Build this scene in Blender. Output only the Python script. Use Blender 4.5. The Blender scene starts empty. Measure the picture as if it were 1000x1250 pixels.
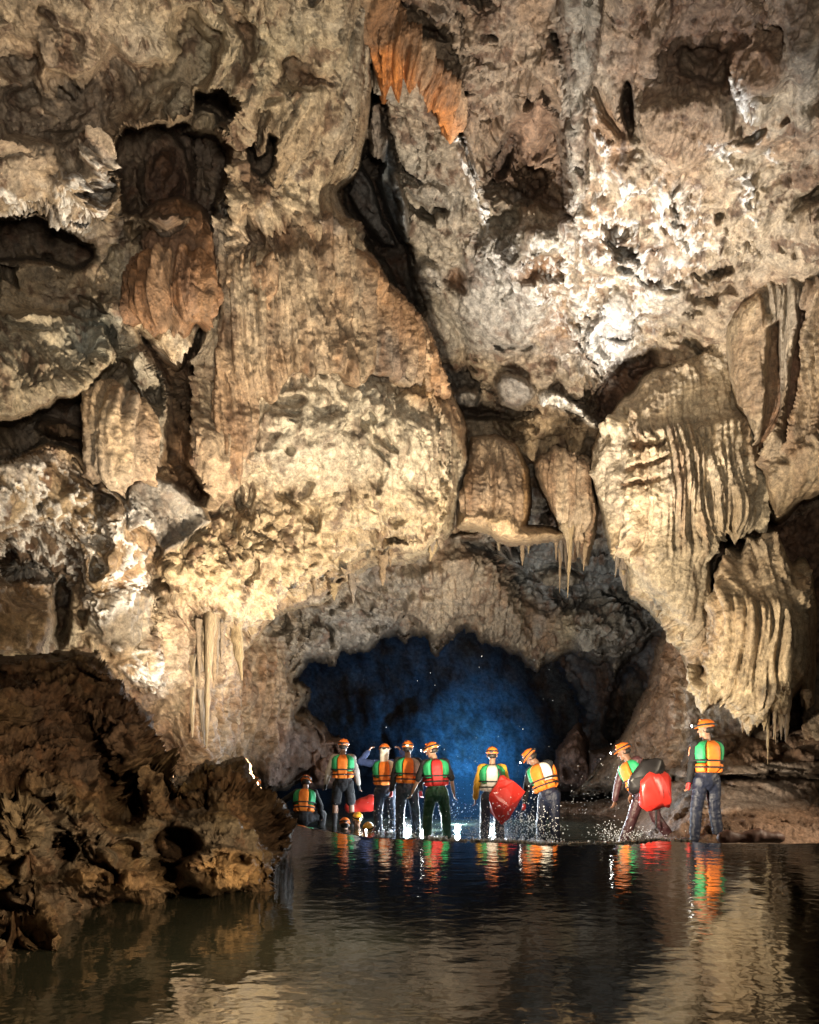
import bpy, bmesh, math, random
import numpy as np
from mathutils import Vector, Matrix
R = math.radians
scene = bpy.context.scene
COL = scene.collection
f32 = np.float32

# ---------------------------------------------------------------- camera, world, lamps, exposure
CAM_H, FOC, CX, HZ = 0.9, 1000.0, 500.0, 920.0      # eye height, focal length and horizon in photo pixels (1000 x 1250)
cam_data = bpy.data.cameras.new('camera')
cam = bpy.data.objects.new('camera', cam_data)
COL.objects.link(cam)
cam.location = (0, 0, CAM_H)
cam.rotation_euler = (R(90), 0, 0)
cam_data.sensor_fit = 'VERTICAL'
cam_data.sensor_height = 30.0
cam_data.sensor_width = 24.0
cam_data.lens = 24.0
cam_data.shift_y = (HZ - 625.0) / 1250.0
cam_data.clip_start = 0.05
cam_data.clip_end = 500
scene.camera = cam

world = bpy.data.worlds.new("World")
scene.world = world
world.use_nodes = True
bg = world.node_tree.nodes['Background']
bg.inputs[0].default_value = (0.55, 0.6, 0.7, 1)
bg.inputs[1].default_value = 0.02

def lamp(name, kind, loc, power, col, size=0.25, aim=None, cone=None, blend=0.6):
    l = bpy.data.lights.new(name, kind)
    l.energy = power
    l.color = col
    if kind == 'AREA':
        l.shape = 'DISK'
        l.size = size
    else:
        l.shadow_soft_size = size
    if kind == 'SPOT':
        l.spot_size = R(cone)
        l.spot_blend = blend
    o = bpy.data.objects.new(name, l)
    COL.objects.link(o)
    o.location = loc
    if aim is not None:
        d = Vector(aim) - Vector(loc)
        o.rotation_euler = d.to_track_quat('-Z', 'Y').to_euler()
    return o

WARM = (1.0, 0.83, 0.61)
WHITE = (1.0, 0.95, 0.86)
# unseen spots added to light the rock, from the dam's lip, pool and camera
lamp('hidden_uplight', 'SPOT', (1.6, 10.2, -0.1), 2700, WARM, 0.15, (-1.2, 14.0, 6.0), 100)  # stands in, unseen, for the warm light from below
lamp('hidden_uplight', 'SPOT', (0.8, 9.2, -0.1), 1800, WARM, 0.15, (5.0, 14.5, 4.6), 88)
lamp('fill_spot', 'SPOT', (-1.3, 7.4, 0.6), 1900, WARM, 0.2, (-6.0, 10.5, 3.8), 110)  # fill added over the pool for the dark left wall
lamp('fill_spot', 'SPOT', (-1.8, 8.0, 2.2), 850, WARM, 0.2, (5.0, 14.0, 5.4), 70, 0.9)  # added fill for the right curtain
lamp('fill_spot', 'SPOT', (0.5, -0.4, 1.6), 2200, (1.0, 0.91, 0.77), 0.4, (0.8, 10.0, 8.4), 86, 1.0)  # added frontal fill from the camera side
lamp('rock_fill', 'SPOT', (0.7, 1.6, 1.3), 300, (1.0, 0.78, 0.5), 0.1, (-2.4, 4.6, 0.4), 84, 0.8)  # unseen spot added for the foreground rock
lamp('rock_fill', 'SPOT', (0.7, 3.5, 0.6), 190, (1.0, 0.8, 0.5), 0.08, (-2.6, 4.7, 0.5), 80, 0.8)  # second added spot, raking the rock from over the water
lamp('roof_fill', 'SPOT', (1.2, 10.0, 0.0), 3700, (1.0, 0.97, 0.95), 0.1, (3.6, 12.8, 9.0), 56, 1.0)  # unseen spot added to brighten the painted roof glints
lamp('arch_fill', 'SPOT', (0.35, 16.6, -0.40), 620, (1.0, 0.94, 0.86), 0.15, (0.8, 22.5, 5.2), 96, 0.9)  # unseen spot added to brighten the second arch
lamp('blue_lamp', 'SPOT', (3.2, 45.0, -0.25), 520, (0.06, 0.37, 0.92), 0.1, (3.2, 50.0, 1.4), 168, 1.0)
lamp('wader_backlight', 'POINT', (0.26, 15.0, -0.40), 130, (0.85, 0.94, 1.0), 0.05)
lamp('wader_backlight', 'POINT', (0.95, 16.2, -0.42), 150, (0.8, 0.92, 1.0), 0.05)
lamp('wader_backlight', 'SPOT', (1.9, 18.6, 0.6), 700, (0.86, 0.94, 1.0), 0.08, (1.6, 13.0, 0.5), 110, 0.8)  # unseen backlight put behind the party for bright rims
lamp('wader_backlight', 'SPOT', (-0.05, 18.6, 0.5), 420, (0.86, 0.94, 1.0), 0.08, (-0.4, 14.5, 0.5), 110, 0.8)  # another unseen backlight, for the left of the group
lamp('bank_lamp', 'SPOT', (7.0, 10.2, 1.6), 300, WARM, 0.2, (4.5, 12.0, 0.6), 90)

vs = scene.view_settings
vs.view_transform = 'Standard'
vs.look = 'None'
vs.exposure = 0.85
vs.gamma = 1.0
vs.use_curve_mapping = False

# ---------------------------------------------------------------- noise in numpy
_rng = np.random.default_rng(11)
_G = _rng.normal(size=(64 * 64 * 64, 3)).astype(f32)
_G /= np.linalg.norm(_G, axis=1)[:, None]
_J = _rng.random((32 * 32 * 32, 3)).astype(f32)
_ROT = np.linalg.qr(_rng.normal(size=(3, 3)))[0].astype(f32)

def gnoise(p):
    """gradient noise of points p (N,3), about -1..1"""
    p = np.asarray(p, dtype=f32)
    i = np.floor(p).astype(np.int32)
    fr = p - i
    u = fr * fr * fr * (fr * (fr * 6 - 15) + 10)
    i &= 63
    j = (i + 1) & 63
    out = np.zeros(len(p), f32)
    for dx in (0, 1):
        ix = (j if dx else i)[:, 0] * 4096
        wx = u[:, 0] if dx else 1 - u[:, 0]
        for dy in (0, 1):
            iy = (j if dy else i)[:, 1] * 64
            wy = u[:, 1] if dy else 1 - u[:, 1]
            for dz in (0, 1):
                g = _G[ix + iy + (j if dz else i)[:, 2]]
                d = g[:, 0] * (fr[:, 0] - dx) + g[:, 1] * (fr[:, 1] - dy) + g[:, 2] * (fr[:, 2] - dz)
                out += d * wx * wy * (u[:, 2] if dz else 1 - u[:, 2])
    return out * 1.5

def fbm(p, octaves=4, gain=0.5, ridged=False):
    p = np.asarray(p, dtype=f32)
    out = np.zeros(len(p), f32)
    a, tot = 1.0, 0.0
    for _ in range(octaves):
        n = gnoise(p)
        if ridged == 2:
            n = 2.6 * np.abs(n) - 0.6     # rounded outwards, sharp creases inwards
        elif ridged:
            n = 1 - 2 * np.abs(n)
        out += a * n
        tot += a
        a *= gain
        p = (p @ _ROT) * 2.03 + 17.3
    return out / tot

def worley(p):
    """distance to the nearest and second nearest feature point"""
    p = np.asarray(p, dtype=f32)
    i = np.floor(p).astype(np.int32)
    fr = p - i
    f1 = np.full(len(p), 9, f32)
    f2 = np.full(len(p), 9, f32)
    for dx in (-1, 0, 1):
        for dy in (-1, 0, 1):
            for dz in (-1, 0, 1):
                c = (((i[:, 0] + dx) & 31) * 32 + ((i[:, 1] + dy) & 31)) * 32 + ((i[:, 2] + dz) & 31)
                q = _J[c]
                d = (q[:, 0] + dx - fr[:, 0]) ** 2 + (q[:, 1] + dy - fr[:, 1]) ** 2 + (q[:, 2] + dz - fr[:, 2]) ** 2
                f2 = np.minimum(f2, np.maximum(f1, d))
                f1 = np.minimum(f1, d)
    return np.sqrt(f1), np.sqrt(f2)

def sstep(a, b, x):
    t = np.clip((x - a) / (b - a), 0, 1)
    return t * t * (3 - 2 * t)

# ---------------------------------------------------------------- shapes measured on the photograph, in its pixels
def poly_sd(px, py, pts):
    pts = np.asarray(pts, dtype=f32)
    d = np.full(px.shape, 1e9, f32)
    ins = np.zeros(px.shape, bool)
    n = len(pts)
    for k in range(n):
        ax, ay = pts[k]
        bx, by = pts[(k + 1) % n]
        ex, ey = bx - ax, by - ay
        wx, wy = px - ax, py - ay
        t = np.clip((wx * ex + wy * ey) / max(ex * ex + ey * ey, 1e-6), 0, 1)
        d = np.minimum(d, (wx - ex * t) ** 2 + (wy - ey * t) ** 2)
        if ay != by:
            c = (ay > py) != (by > py)
            ins ^= c & (px < ex * (py - ay) / (by - ay) + ax)
    d = np.sqrt(d)
    return np.where(ins, -d, d)

def shape_sd(s, px, py):
    if s[0] == 'p':
        return poly_sd(px, py, s[1])
    if s[0] == 'all':
        return np.full(px.shape, -1e4, f32)
    cx, cy, rx, ry = s[1:5]
    a = R(s[5]) if len(s) > 5 else 0
    dx, dy = px - cx, py - cy
    x = dx * math.cos(a) + dy * math.sin(a)
    y = -dx * math.sin(a) + dy * math.cos(a)
    return (np.sqrt((x / rx) ** 2 + (y / ry) ** 2) - 1) * min(rx, ry)

def unproject(px, py, Y):
    return np.stack([(px - CX) / FOC * Y, Y, CAM_H + (HZ - py) / FOC * Y], -1)

def at(px, py, Y):
    return Vector(((px - CX) / FOC * Y, Y, CAM_H + (HZ - py) / FOC * Y))

def tps(ctrl, px, py):
    c = np.array(ctrl, dtype=np.float64)
    x, y, v = c[:, 0] / 300, c[:, 1] / 300, c[:, 2]
    def U(r2):
        return 0.5 * r2 * np.log(r2 + 1e-9)
    n = len(c)
    K = U((x[:, None] - x) ** 2 + (y[:, None] - y) ** 2) + 0.01 * np.eye(n)
    P = np.stack([np.ones(n), x, y], 1)
    A = np.zeros((n + 3, n + 3))
    A[:n, :n], A[:n, n:], A[n:, :n] = K, P, P.T
    w = np.linalg.solve(A, np.concatenate([v, np.zeros(3)]))
    qx, qy = (px / 300).astype(f32), (py / 300).astype(f32)
    out = w[n] + w[n + 1] * qx + w[n + 2] * qy
    for k in range(n):
        out = out + w[k] * U((qx - x[k]) ** 2 + (qy - y[k]) ** 2)
    return np.clip(out, v.min() * 0.9, v.max() * 1.1).astype(f32)

def axis(a, b, lo, hi, s):
    mid = list(np.arange(max(a, lo), min(b, hi) + s, s))
    left, x, st = [], mid[0], s
    while x > a:
        st *= 1.12
        x -= st
        left.append(x)
    right, x, st = [], mid[-1], s
    while x < b:
        st *= 1.12
        x += st
        right.append(x)
    return np.array(left[::-1] + mid + right, dtype=f32)

# ---------------------------------------------------------------- materials
def nodes_of(m):
    m.use_nodes = True
    nt = m.node_tree
    return nt, nt.nodes, nt.links

def rock_material(name, scale=1.0, bump=0.75, rough=(0.45, 0.85)):
    m = bpy.data.materials.new(name)
    nt, N, L = nodes_of(m)
    b = N['Principled BSDF']
    tc = N.new('ShaderNodeTexCoord')
    at_ = N.new('ShaderNodeAttribute')
    at_.attribute_name = 'Col'
    def noise(sc, det, ro=0.6):
        n = N.new('ShaderNodeTexNoise')
        n.inputs['Scale'].default_value = sc * scale
        n.inputs['Detail'].default_value = det
        n.inputs['Roughness'].default_value = ro
        L.new(tc.outputs['Object'], n.inputs['Vector'])
        return n
    n1, n2, n3 = noise(9, 6, 0.65), noise(32, 5, 0.7), noise(3.5, 6, 0.7)
    r = N.new('ShaderNodeMapRange')
    r.inputs['From Min'].default_value = 0.3
    r.inputs['From Max'].default_value = 0.72
    r.inputs['To Min'].default_value = 0.42
    r.inputs['To Max'].default_value = 1.42
    L.new(n1.outputs['Fac'], r.inputs['Value'])
    r2 = N.new('ShaderNodeMapRange')
    r2.inputs['From Min'].default_value = 0.3
    r2.inputs['From Max'].default_value = 0.7
    r2.inputs['To Min'].default_value = 0.6
    r2.inputs['To Max'].default_value = 1.32
    L.new(n2.outputs['Fac'], r2.inputs['Value'])
    mu = N.new('ShaderNodeMath'); mu.operation = 'MULTIPLY'
    L.new(r.outputs[0], mu.inputs[0]); L.new(r2.outputs[0], mu.inputs[1])
    vm = N.new('ShaderNodeVectorMath'); vm.operation = 'SCALE'
    L.new(at_.outputs['Color'], vm.inputs[0]); L.new(mu.outputs[0], vm.inputs['Scale'])
    L.new(vm.outputs[0], b.inputs['Base Color'])
    rr = N.new('ShaderNodeMapRange')
    rr.inputs['From Min'].default_value = 0.35
    rr.inputs['From Max'].default_value = 0.65
    rr.inputs['To Min'].default_value = rough[0]
    rr.inputs['To Max'].default_value = rough[1]
    L.new(n3.outputs['Fac'], rr.inputs['Value'])
    L.new(rr.outputs[0], b.inputs['Roughness'])
    ad = N.new('ShaderNodeMath'); ad.operation = 'MULTIPLY_ADD'
    ad.inputs[1].default_value = 0.35
    L.new(n2.outputs['Fac'], ad.inputs[0]); L.new(n1.outputs['Fac'], ad.inputs[2])
    bp = N.new('ShaderNodeBump')
    bp.inputs['Strength'].default_value = bump
    bp.inputs['Distance'].default_value = 0.08 / scale
    L.new(ad.outputs[0], bp.inputs['Height'])
    L.new(bp.outputs[0], b.inputs['Normal'])
    return m

M_ROCK = rock_material('limestone')
M_WET = rock_material('wet_limestone', 1.6, 0.7, (0.5, 0.85))
M_WET.node_tree.nodes['Principled BSDF'].inputs['Specular IOR Level'].default_value = 0.2
M_FAR = rock_material('far_limestone', 0.5, 0.2, (0.6, 0.9))

def flat_material(name, col, rough=0.6, metal=0.0, vary=0.15, scale=20, bump=0.0, emit=None, spec=0.5):
    m = bpy.data.materials.new(name)
    nt, N, L = nodes_of(m)
    b = N['Principled BSDF']
    b.inputs['Roughness'].default_value = rough
    b.inputs['Metallic'].default_value = metal
    b.inputs['Specular IOR Level'].default_value = spec
    tc = N.new('ShaderNodeTexCoord')
    n = N.new('ShaderNodeTexNoise')
    n.inputs['Scale'].default_value = scale
    n.inputs['Detail'].default_value = 4
    L.new(tc.outputs['Object'], n.inputs['Vector'])
    mx = N.new('ShaderNodeMix'); mx.data_type = 'RGBA'
    mx.inputs['A'].default_value = [c * (1 - vary) for c in col] + [1]
    mx.inputs['B'].default_value = [min(1, c * (1 + vary)) for c in col] + [1]
    L.new(n.outputs['Fac'], mx.inputs['Factor'])
    L.new(mx.outputs['Result'], b.inputs['Base Color'])
    if bump:
        bp = N.new('ShaderNodeBump')
        bp.inputs['Strength'].default_value = bump
        bp.inputs['Distance'].default_value = 0.02
        L.new(n.outputs['Fac'], bp.inputs['Height'])
        L.new(bp.outputs[0], b.inputs['Normal'])
    if emit:
        b.inputs['Emission Color'].default_value = emit[0] + (1,)
        b.inputs['Emission Strength'].default_value = emit[1]
    return m

# ---------------------------------------------------------------- object helpers
def tag(o, label=None, cat=None, group=None, kind=None):
    if label: o['label'] = label
    if cat: o['category'] = cat
    if group: o['group'] = group
    if kind: o['kind'] = kind
    return o

def link(name, me, mat=None, parent=None):
    o = bpy.data.objects.new(name, me)
    COL.objects.link(o)
    if mat is not None and len(me.materials) == 0:
        me.materials.append(mat)
    if parent is not None:
        o.parent = parent
    return o

def mesh_np(name, V, Q, col=None, smooth=True):
    me = bpy.data.meshes.new(name)
    nq = len(Q)
    me.vertices.add(len(V))
    me.vertices.foreach_set('co', np.ascontiguousarray(V, dtype=f32).ravel())
    k = Q.shape[1]
    me.loops.add(nq * k)
    me.loops.foreach_set('vertex_index', np.ascontiguousarray(Q, dtype=np.int32).ravel())
    me.polygons.add(nq)
    me.polygons.foreach_set('loop_start', np.arange(0, nq * k, k, dtype=np.int32))
    me.update(calc_edges=True)
    if smooth:
        me.polygons.foreach_set('use_smooth', np.ones(nq, bool))
    if col is not None:
        a = me.color_attributes.new('Col', 'FLOAT_COLOR', 'POINT')
        c4 = np.ones((len(V), 4), f32)
        c4[:, :3] = col
        a.data.foreach_set('color', c4.ravel())
    return me

# ---------------------------------------------------------------- rock masses
CREAM, TAN, GREY = (0.50, 0.415, 0.29), (0.39, 0.28, 0.165), (0.33, 0.305, 0.265)
BROWN, HOLLOW_SHADE, BLUEG = (0.19, 0.095, 0.043), (0.05, 0.028, 0.016), (0.20, 0.22, 0.235)  # the near-black one paints shade into hollows
ORANGE, GLINT_WHITE, PINK = (0.42, 0.19, 0.06), (0.8, 0.78, 0.74), (0.24, 0.15, 0.12)  # the white one is for painted lamp glints
STYLE = dict(big=0.35, lump=0.2, hollow=0.5, mid=0.18, cell=0.0, small=0.07, fine=0.02, pit=0.13, crack=0.2, shelf=0.0, tier=0.0, flute=0.0, pop=0.0, layer=0.0)

def mass(name, poly, ctrl, rim=40, thick=1.4, back=3.0, margin=5, warp=5, feats=(), style=None, cols=(CREAM, TAN, GREY),
         stain=0.35, step=1.8, mat=None, seed=0.0, freq=1.0, drip=0, driplen=20, parent=None):
    st = dict(STYLE); st.update(style or {})
    P = np.array(poly, dtype=f32)
    x0, y0 = P.min(0) - margin - warp * 2
    x1, y1 = P.max(0) + margin + warp * 2
    ax = axis(x0, x1, -20, 1020, step)
    ay = axis(y0, y1 + (driplen if drip else 0), -20, 1270, step)
    PX, PY = np.meshgrid(ax, ay)
    shp = PX.shape
    px, py = PX.ravel(), PY.ravel()
    D0 = tps(ctrl, px, py)
    W0 = unproject(px, py, D0) + seed
    wx = fbm(W0 * 0.9 * freq, 5, 0.6) * 2.4
    wy = fbm(W0 * 0.9 * freq + 31.7, 5, 0.6) * 2.4
    qy = py + wy * warp
    if drip:     # lower edge drawn out into drips
        h = gnoise(np.stack([W0[:, 0] * drip, W0[:, 1] * 0.3, W0[:, 2] * 0.15], -1)) + 0.6 * gnoise(np.stack([W0[:, 0] * drip * 2.3 + 9, W0[:, 1] * 0.3, W0[:, 2] * 0.15], -1))
        qy = qy - np.clip(h, -0.2, 1) * driplen
    sd = poly_sd(px + wx * warp, qy, poly)
    keep = sd < margin
    d = -sd
    t = np.clip(1 - d / rim, 0, 1)
    D = D0 + thick * (1 - np.sqrt(np.maximum(1 - t * t, 0))) + back * np.clip(sd / margin, 0, 1)
    fl = np.full(len(px), st['flute'], f32)
    pop = np.full(len(px), st['pop'], f32)
    lay = np.full(len(px), st['layer'], f32)
    smo = np.zeros(len(px), f32)
    glint = np.zeros(len(px), f32)
    crk = np.full(len(px), st['crack'], f32)
    wv = 7.0
    paints = []
    for shp_, soft, what in feats:
        w = what.get('warp', wv)
        m = shape_sd(shp_, px + wx * w, py + wy * w)
        if 'dome' in what:
            s = what.get('round', 0.0)
            r = np.clip(1 + m / max(soft, 1e-3), 0, 1)
            D -= what['dome'] * np.sqrt(np.maximum(1 - r * r, 0))
        mm = sstep(soft, -soft, m)
        if 'd' in what: D -= what['d'] * mm
        if 'flute' in what: fl = fl * (1 - mm) + what['flute'] * mm
        if 'pop' in what: pop = pop * (1 - mm) + what['pop'] * mm
        if 'layer' in what: lay = lay * (1 - mm) + what['layer'] * mm
        if 'smooth' in what: smo = np.maximum(smo, what['smooth'] * mm)
        if 'glint' in what: glint = np.maximum(glint, what['glint'] * mm)
        if 'crack' in what: crk = crk * (1 - mm) + what['crack'] * mm
        if 'col' in what: paints.append((mm, np.array(what['col'], f32), what.get('cs', 0.9)))
    D = np.maximum(D, 0.8)
    idx = np.nonzero(keep)[0]
    K = lambda a: a[idx]
    W = unproject(px, py, D)
    # large forms
    p = K(W) + seed
    rough = 1 - 0.75 * K(smo)
    off = st['big'] * fbm(p * 0.45 * freq, 3) * 1.6
    wl = np.stack([fbm(p * 0.6 * freq + 13, 3), fbm(p * 0.6 * freq + 37, 3), fbm(p * 0.6 * freq + 78, 3)], -1) * 0.8 / freq
    if st['lump']:
        off += st['lump'] * 1.5 * fbm((p + wl) * np.array([0.85, 0.85, 0.6], f32) * freq, 2, 0.5, 2) * (1 - 0.75 * np.clip(K(fl), 0, 1))
    if st['hollow']:
        ho = fbm((p + wl) * np.array([0.95, 0.95, 0.7], f32) * freq + 260, 4, 0.55)
        off -= st['hollow'] * (sstep(0.13, 0.30, ho) + 0.8 * sstep(0.25, 0.42, ho)) * (1 - 0.8 * np.clip(K(fl), 0, 1))
    Dn = D.copy(); Dn[idx] -= off * rough
    W = unproject(px, py, Dn)
    def normals(W):
        G = W.reshape(shp + (3,))
        du = np.gradient(G, axis=1); dv = np.gradient(G, axis=0)
        n = np.cross(dv, du).reshape(-1, 3)
        n /= np.linalg.norm(n, axis=1)[:, None] + 1e-9
        return n
    n0 = normals(W)
    def blur(a, r):
        for ax_ in (0, 1):
            pad = [(0, 0), (0, 0)]; pad[ax_] = (r + 1, r)
            cs = np.cumsum(np.pad(a, pad, mode='edge'), axis=ax_)
            n = a.shape[ax_]
            hi = np.take(cs, np.arange(2 * r + 1, 2 * r + 1 + n), axis=ax_)
            lo = np.take(cs, np.arange(0, n), axis=ax_)
            a = (hi - lo) / (2 * r + 1)
        return a
    Db = blur(blur((Dn - back * np.clip(sd / margin, 0, 1)).reshape(shp).astype(np.float64), 9), 9).ravel().astype(f32)
    nr = K(normals(unproject(px, py, Db)))
    n0 = K(n0)
    view = K(W) - np.array([0, 0, CAM_H], f32)
    view /= np.linalg.norm(view, axis=1)[:, None]
    flip = np.sign(-(nr * view).sum(1)); flip[flip == 0] = 1
    nr = nr * flip[:, None]
    steep = np.clip(np.abs((n0 * view).sum(1)) * 3.0, 0.12, 1)
    nr = nr - view * 0.9
    nr /= np.linalg.norm(nr, axis=1)[:, None]
    p = K(W) + seed
    fw = K(fl)
    # folds drawn out downwards, as dripping water leaves them
    wp = np.stack([fbm(p * 0.7 * freq + 3, 3), fbm(p * 0.7 * freq + 47, 3), fbm(p * 0.7 * freq + 88, 3)], -1)
    pw = p + wp * 0.45 / freq
    disp = st['mid'] * (fbm(pw * np.array([1.05, 1.05, 0.55], f32) * freq + 5, 5, 0.56, 2)) * 1.7 * (1 - 0.5 * np.clip(fw, 0, 1))
    if st['cell'] > 0.001:
        F1, F2 = worley(pw * 1.5 * freq)
        disp += st['cell'] * (0.55 - F1) * 1.2
    if st['shelf'] > 0.001:
        sm0 = sstep(-0.25, 0.35, fbm(p * 0.5 * freq + 210, 3)) * (1 - 0.75 * np.clip(fw, 0, 1)) * (1 - 0.7 * K(smo))
        for f_, a_ in ((0.75, 1.0), (2.1, 0.38)):
            ph = -p[:, 2] * f_ * freq + 1.9 * fbm(p * 0.55 * f_ * freq + 60, 3) + 0.5 * gnoise(p * np.array([2.6, 2.6, 0.3], f32) * freq) + 0.25 * gnoise(p * np.array([6.6, 6.6, 0.5], f32) * freq + 7)
            ph = ph - np.floor(ph)
            saw = np.where(ph < 0.9, (ph / 0.9) ** 1.6, (1 - ph) / 0.1)
            disp += st['shelf'] * a_ * sm0 * (saw - 0.4)
    if st['tier'] > 0.001:     # tiers of drips, each lip hanging over the one below
        dx = p[:, 0] + 0.3 * gnoise(p * 0.8)
        fr_ = 0.55 * gnoise(np.stack([dx * 3.3, p[:, 1] * 0.4, p[:, 2] * 0.15], -1)) + 0.38 * gnoise(np.stack([dx * 8.5 + 4, p[:, 1] * 0.5, p[:, 2] * 0.2], -1))
        tm = sstep(-0.2, 0.3, fbm(p * 0.7 + 300, 2))
        for f_, a_ in ((0.62, 1.0), (1.3, 0.5)):
            ph = -p[:, 2] * f_ + 1.1 * fr_ + 1.1 * fbm(p * 0.5 * f_ + 64, 2)
            ph = ph - np.floor(ph)
            disp += st['tier'] * a_ * tm * (np.where(ph < 0.93, (ph / 0.93) ** 2, (1 - ph) / 0.07) - 0.33)
    if (K(pop) > 0.01).any():
        g1, g2 = worley(pw * 4.2 * freq)
        disp += 0.6 * K(pop) * ((0.5 - g1) * 0.26 + 0.2 * fbm(p * 3.1 * freq + 77, 3, 0.6, 2))
    cn = fbm(p * np.array([0.9, 0.9, 0.6], f32) * freq + 40, 5, 0.55)
    disp -= K(crk) * sstep(0.05, 0.0, np.abs(cn)) * sstep(-0.2, 0.2, gnoise(p * 0.9 + 12))
    if (K(lay) > 0.01).any():
        q = p * np.array([0.25, 0.25, 3.2], f32) * freq
        disp += K(lay) * fbm(q, 3, 0.55, True)
    if (fw > 0.01).any():
        wob = gnoise(p * 0.6)[:, None] * 0.18
        q = (p + wob) * np.array([1.6, 0.45, 0.10], f32) * freq
        q2 = (p + wob * 0.5) * np.array([6.2, 0.9, 0.20], f32) * freq
        q3 = (p + wob * 0.4) * np.array([13.0, 1.6, 0.40], f32) * freq
        fx = gnoise(q)
        fy = gnoise(q2)
        fz = gnoise(q3)
        rib = lambda n, w: np.sqrt(np.minimum(np.abs(n) * w, 1) + 0.003)
        fy2 = gnoise(q2 * 1.37 + 31)
        disp += np.minimum(fw, 1.3) * 0.10 * rib(fx, 2.4) + fw * (0.12 * rib(fy, 3.0) + 0.07 * rib(fy2, 3.0) + 0.08 * rib(fz, 2.8) - 0.1)
        disp -= fw * 0.16 * sstep(0.28, 0.55, gnoise(q2 * np.array([.8, .8, 2.2], f32) + 21))
        disp += fw * 0.07 * np.clip(gnoise(p * np.array([1.6, 1.6, 2.0], f32) + 3), -0.1, 0.6)
    sm = fbm(p * np.array([4.6, 4.6, 3.2], f32) * freq, 4, 0.65, 2)
    disp += st['small'] * sm * (1 - 0.6 * np.clip(fw, 0, 1))
    pt = fbm(pw * np.array([2.9, 2.9, 1.9], f32) * freq + 9, 5, 0.66)
    disp -= st['pit'] * (sstep(0.05, 0.26, pt) * 0.8 + 0.6 * sstep(0.2, 0.45, pt)) * (1 - 0.6 * np.clip(fw, 0, 1))
    fi = fbm(p * 13 * freq, 3, 0.65)
    disp += st['fine'] * fi * 2.2
    disp *= np.clip(0.3 + d[idx] / 12, 0.3, 1) * (0.25 + 0.75 * rough) * steep * np.maximum(0.45 + 0.8 * sstep(-0.25, 0.3, fbm(p * 0.4 * freq + 330, 3)), np.clip(fw, 0, 1))
    Vw = K(W) + nr * disp[:, None]
    # stone colour, with hollow shade and lamp glints painted in
    c1, c2, c3 = [np.array(c, f32) for c in cols]
    a = sstep(-0.25, 0.3, fbm(p * 0.55 + 70, 4))[:, None]
    b = sstep(0.02, 0.4, fbm(p * 0.8 + 90, 4))[:, None]
    c = c1 * a + c2 * (1 - a)
    c = c * (1 - b * 0.7) + c3 * b * 0.7
    for off_, sc_, lo_, hi_, am_, cc_ in ((500, 0.75, 0.04, 0.26, 0.6, (0.29, 0.145, 0.06)), (520, 0.6, 0.06, 0.24, 0.65, (0.26, 0.27, 0.275))):
        k = (sstep(lo_, hi_, fbm(p * np.array([sc_, sc_, sc_ * 0.6], f32) * freq + off_, 5, 0.6)) * am_ * stain * 2)[:, None]
        k = np.minimum(k, 0.75)
        c = c * (1 - k) + c.mean(1, keepdims=True) / 0.3 * np.array(cc_, f32) * k
    sn = fbm(p * np.array([1.7, 1.7, 0.75], f32) + 55, 5, 0.62)
    s = (sstep(0.0, 0.25, sn) * stain)[:, None]
    c = c * (1 - s) + np.array(BROWN, f32) * s
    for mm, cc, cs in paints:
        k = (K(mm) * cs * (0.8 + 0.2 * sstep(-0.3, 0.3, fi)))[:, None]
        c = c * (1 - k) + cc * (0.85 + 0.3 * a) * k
    s2 = sstep(0.02, 0.24, fbm(p * np.array([2.9, 2.9, 1.3], f32) * freq + 160, 6, 0.7))
    s2 = (s2 * min(1.0, stain * 2.0) * (1 - 0.6 * K(smo)))[:, None]
    c = c * (1 - s2) + np.array((0.075, 0.033, 0.015), f32) * s2
    if (fw > 0.01).any():
        k = (np.clip(fw, 0, 1) * sstep(-0.1, -0.5, fy) * 0.45)[:, None]
        c = c * (1 - k) + np.array(BROWN, f32) * k
        k = (np.clip(fw, 0, 1) * sstep(0.1, 0.5, gnoise(q2 * np.array([.5, .5, .6], f32) + 8)) * 0.3)[:, None]
        c = c * (1 - k) + np.array(CREAM, f32) * k
    if (K(glint) > 0.01).any():
        v1 = sstep(0.075, 0.03, np.abs(fbm(p * 1.9 + 130, 5, 0.6)))
        v2 = sstep(0.05, 0.35, fbm(p * 2.4 + 150, 4, 0.6))
        k = np.minimum(1, 1.25 * K(glint) * np.clip(v1 + v2 * 0.7, 0, 1))[:, None]
        Vw = Vw + nr * (K(glint) * (0.09 * v1 + 0.05 * v2))[:, None]
        c = c * (1 - k) + np.array(GLINT_WHITE, f32) * k  # white lamp glints painted on the raised ridges
    mott = (1 + 0.35 * fbm(p * 7 + 200, 3, 0.6))[:, None]
    c = np.clip(c * mott, 0.004, 0.9)
    # faces
    remap = np.full(len(px), -1, np.int64); remap[idx] = np.arange(len(idx))
    G = np.arange(len(px)).reshape(shp)
    q = np.stack([G[:-1, :-1].ravel(), G[1:, :-1].ravel(), G[1:, 1:].ravel(), G[:-1, 1:].ravel()], 1)
    q = q[keep[q].all(1)]
    me = mesh_np(name, Vw, remap[q], c)
    o = link(name, me, mat or M_ROCK, parent)
    return o

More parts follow.
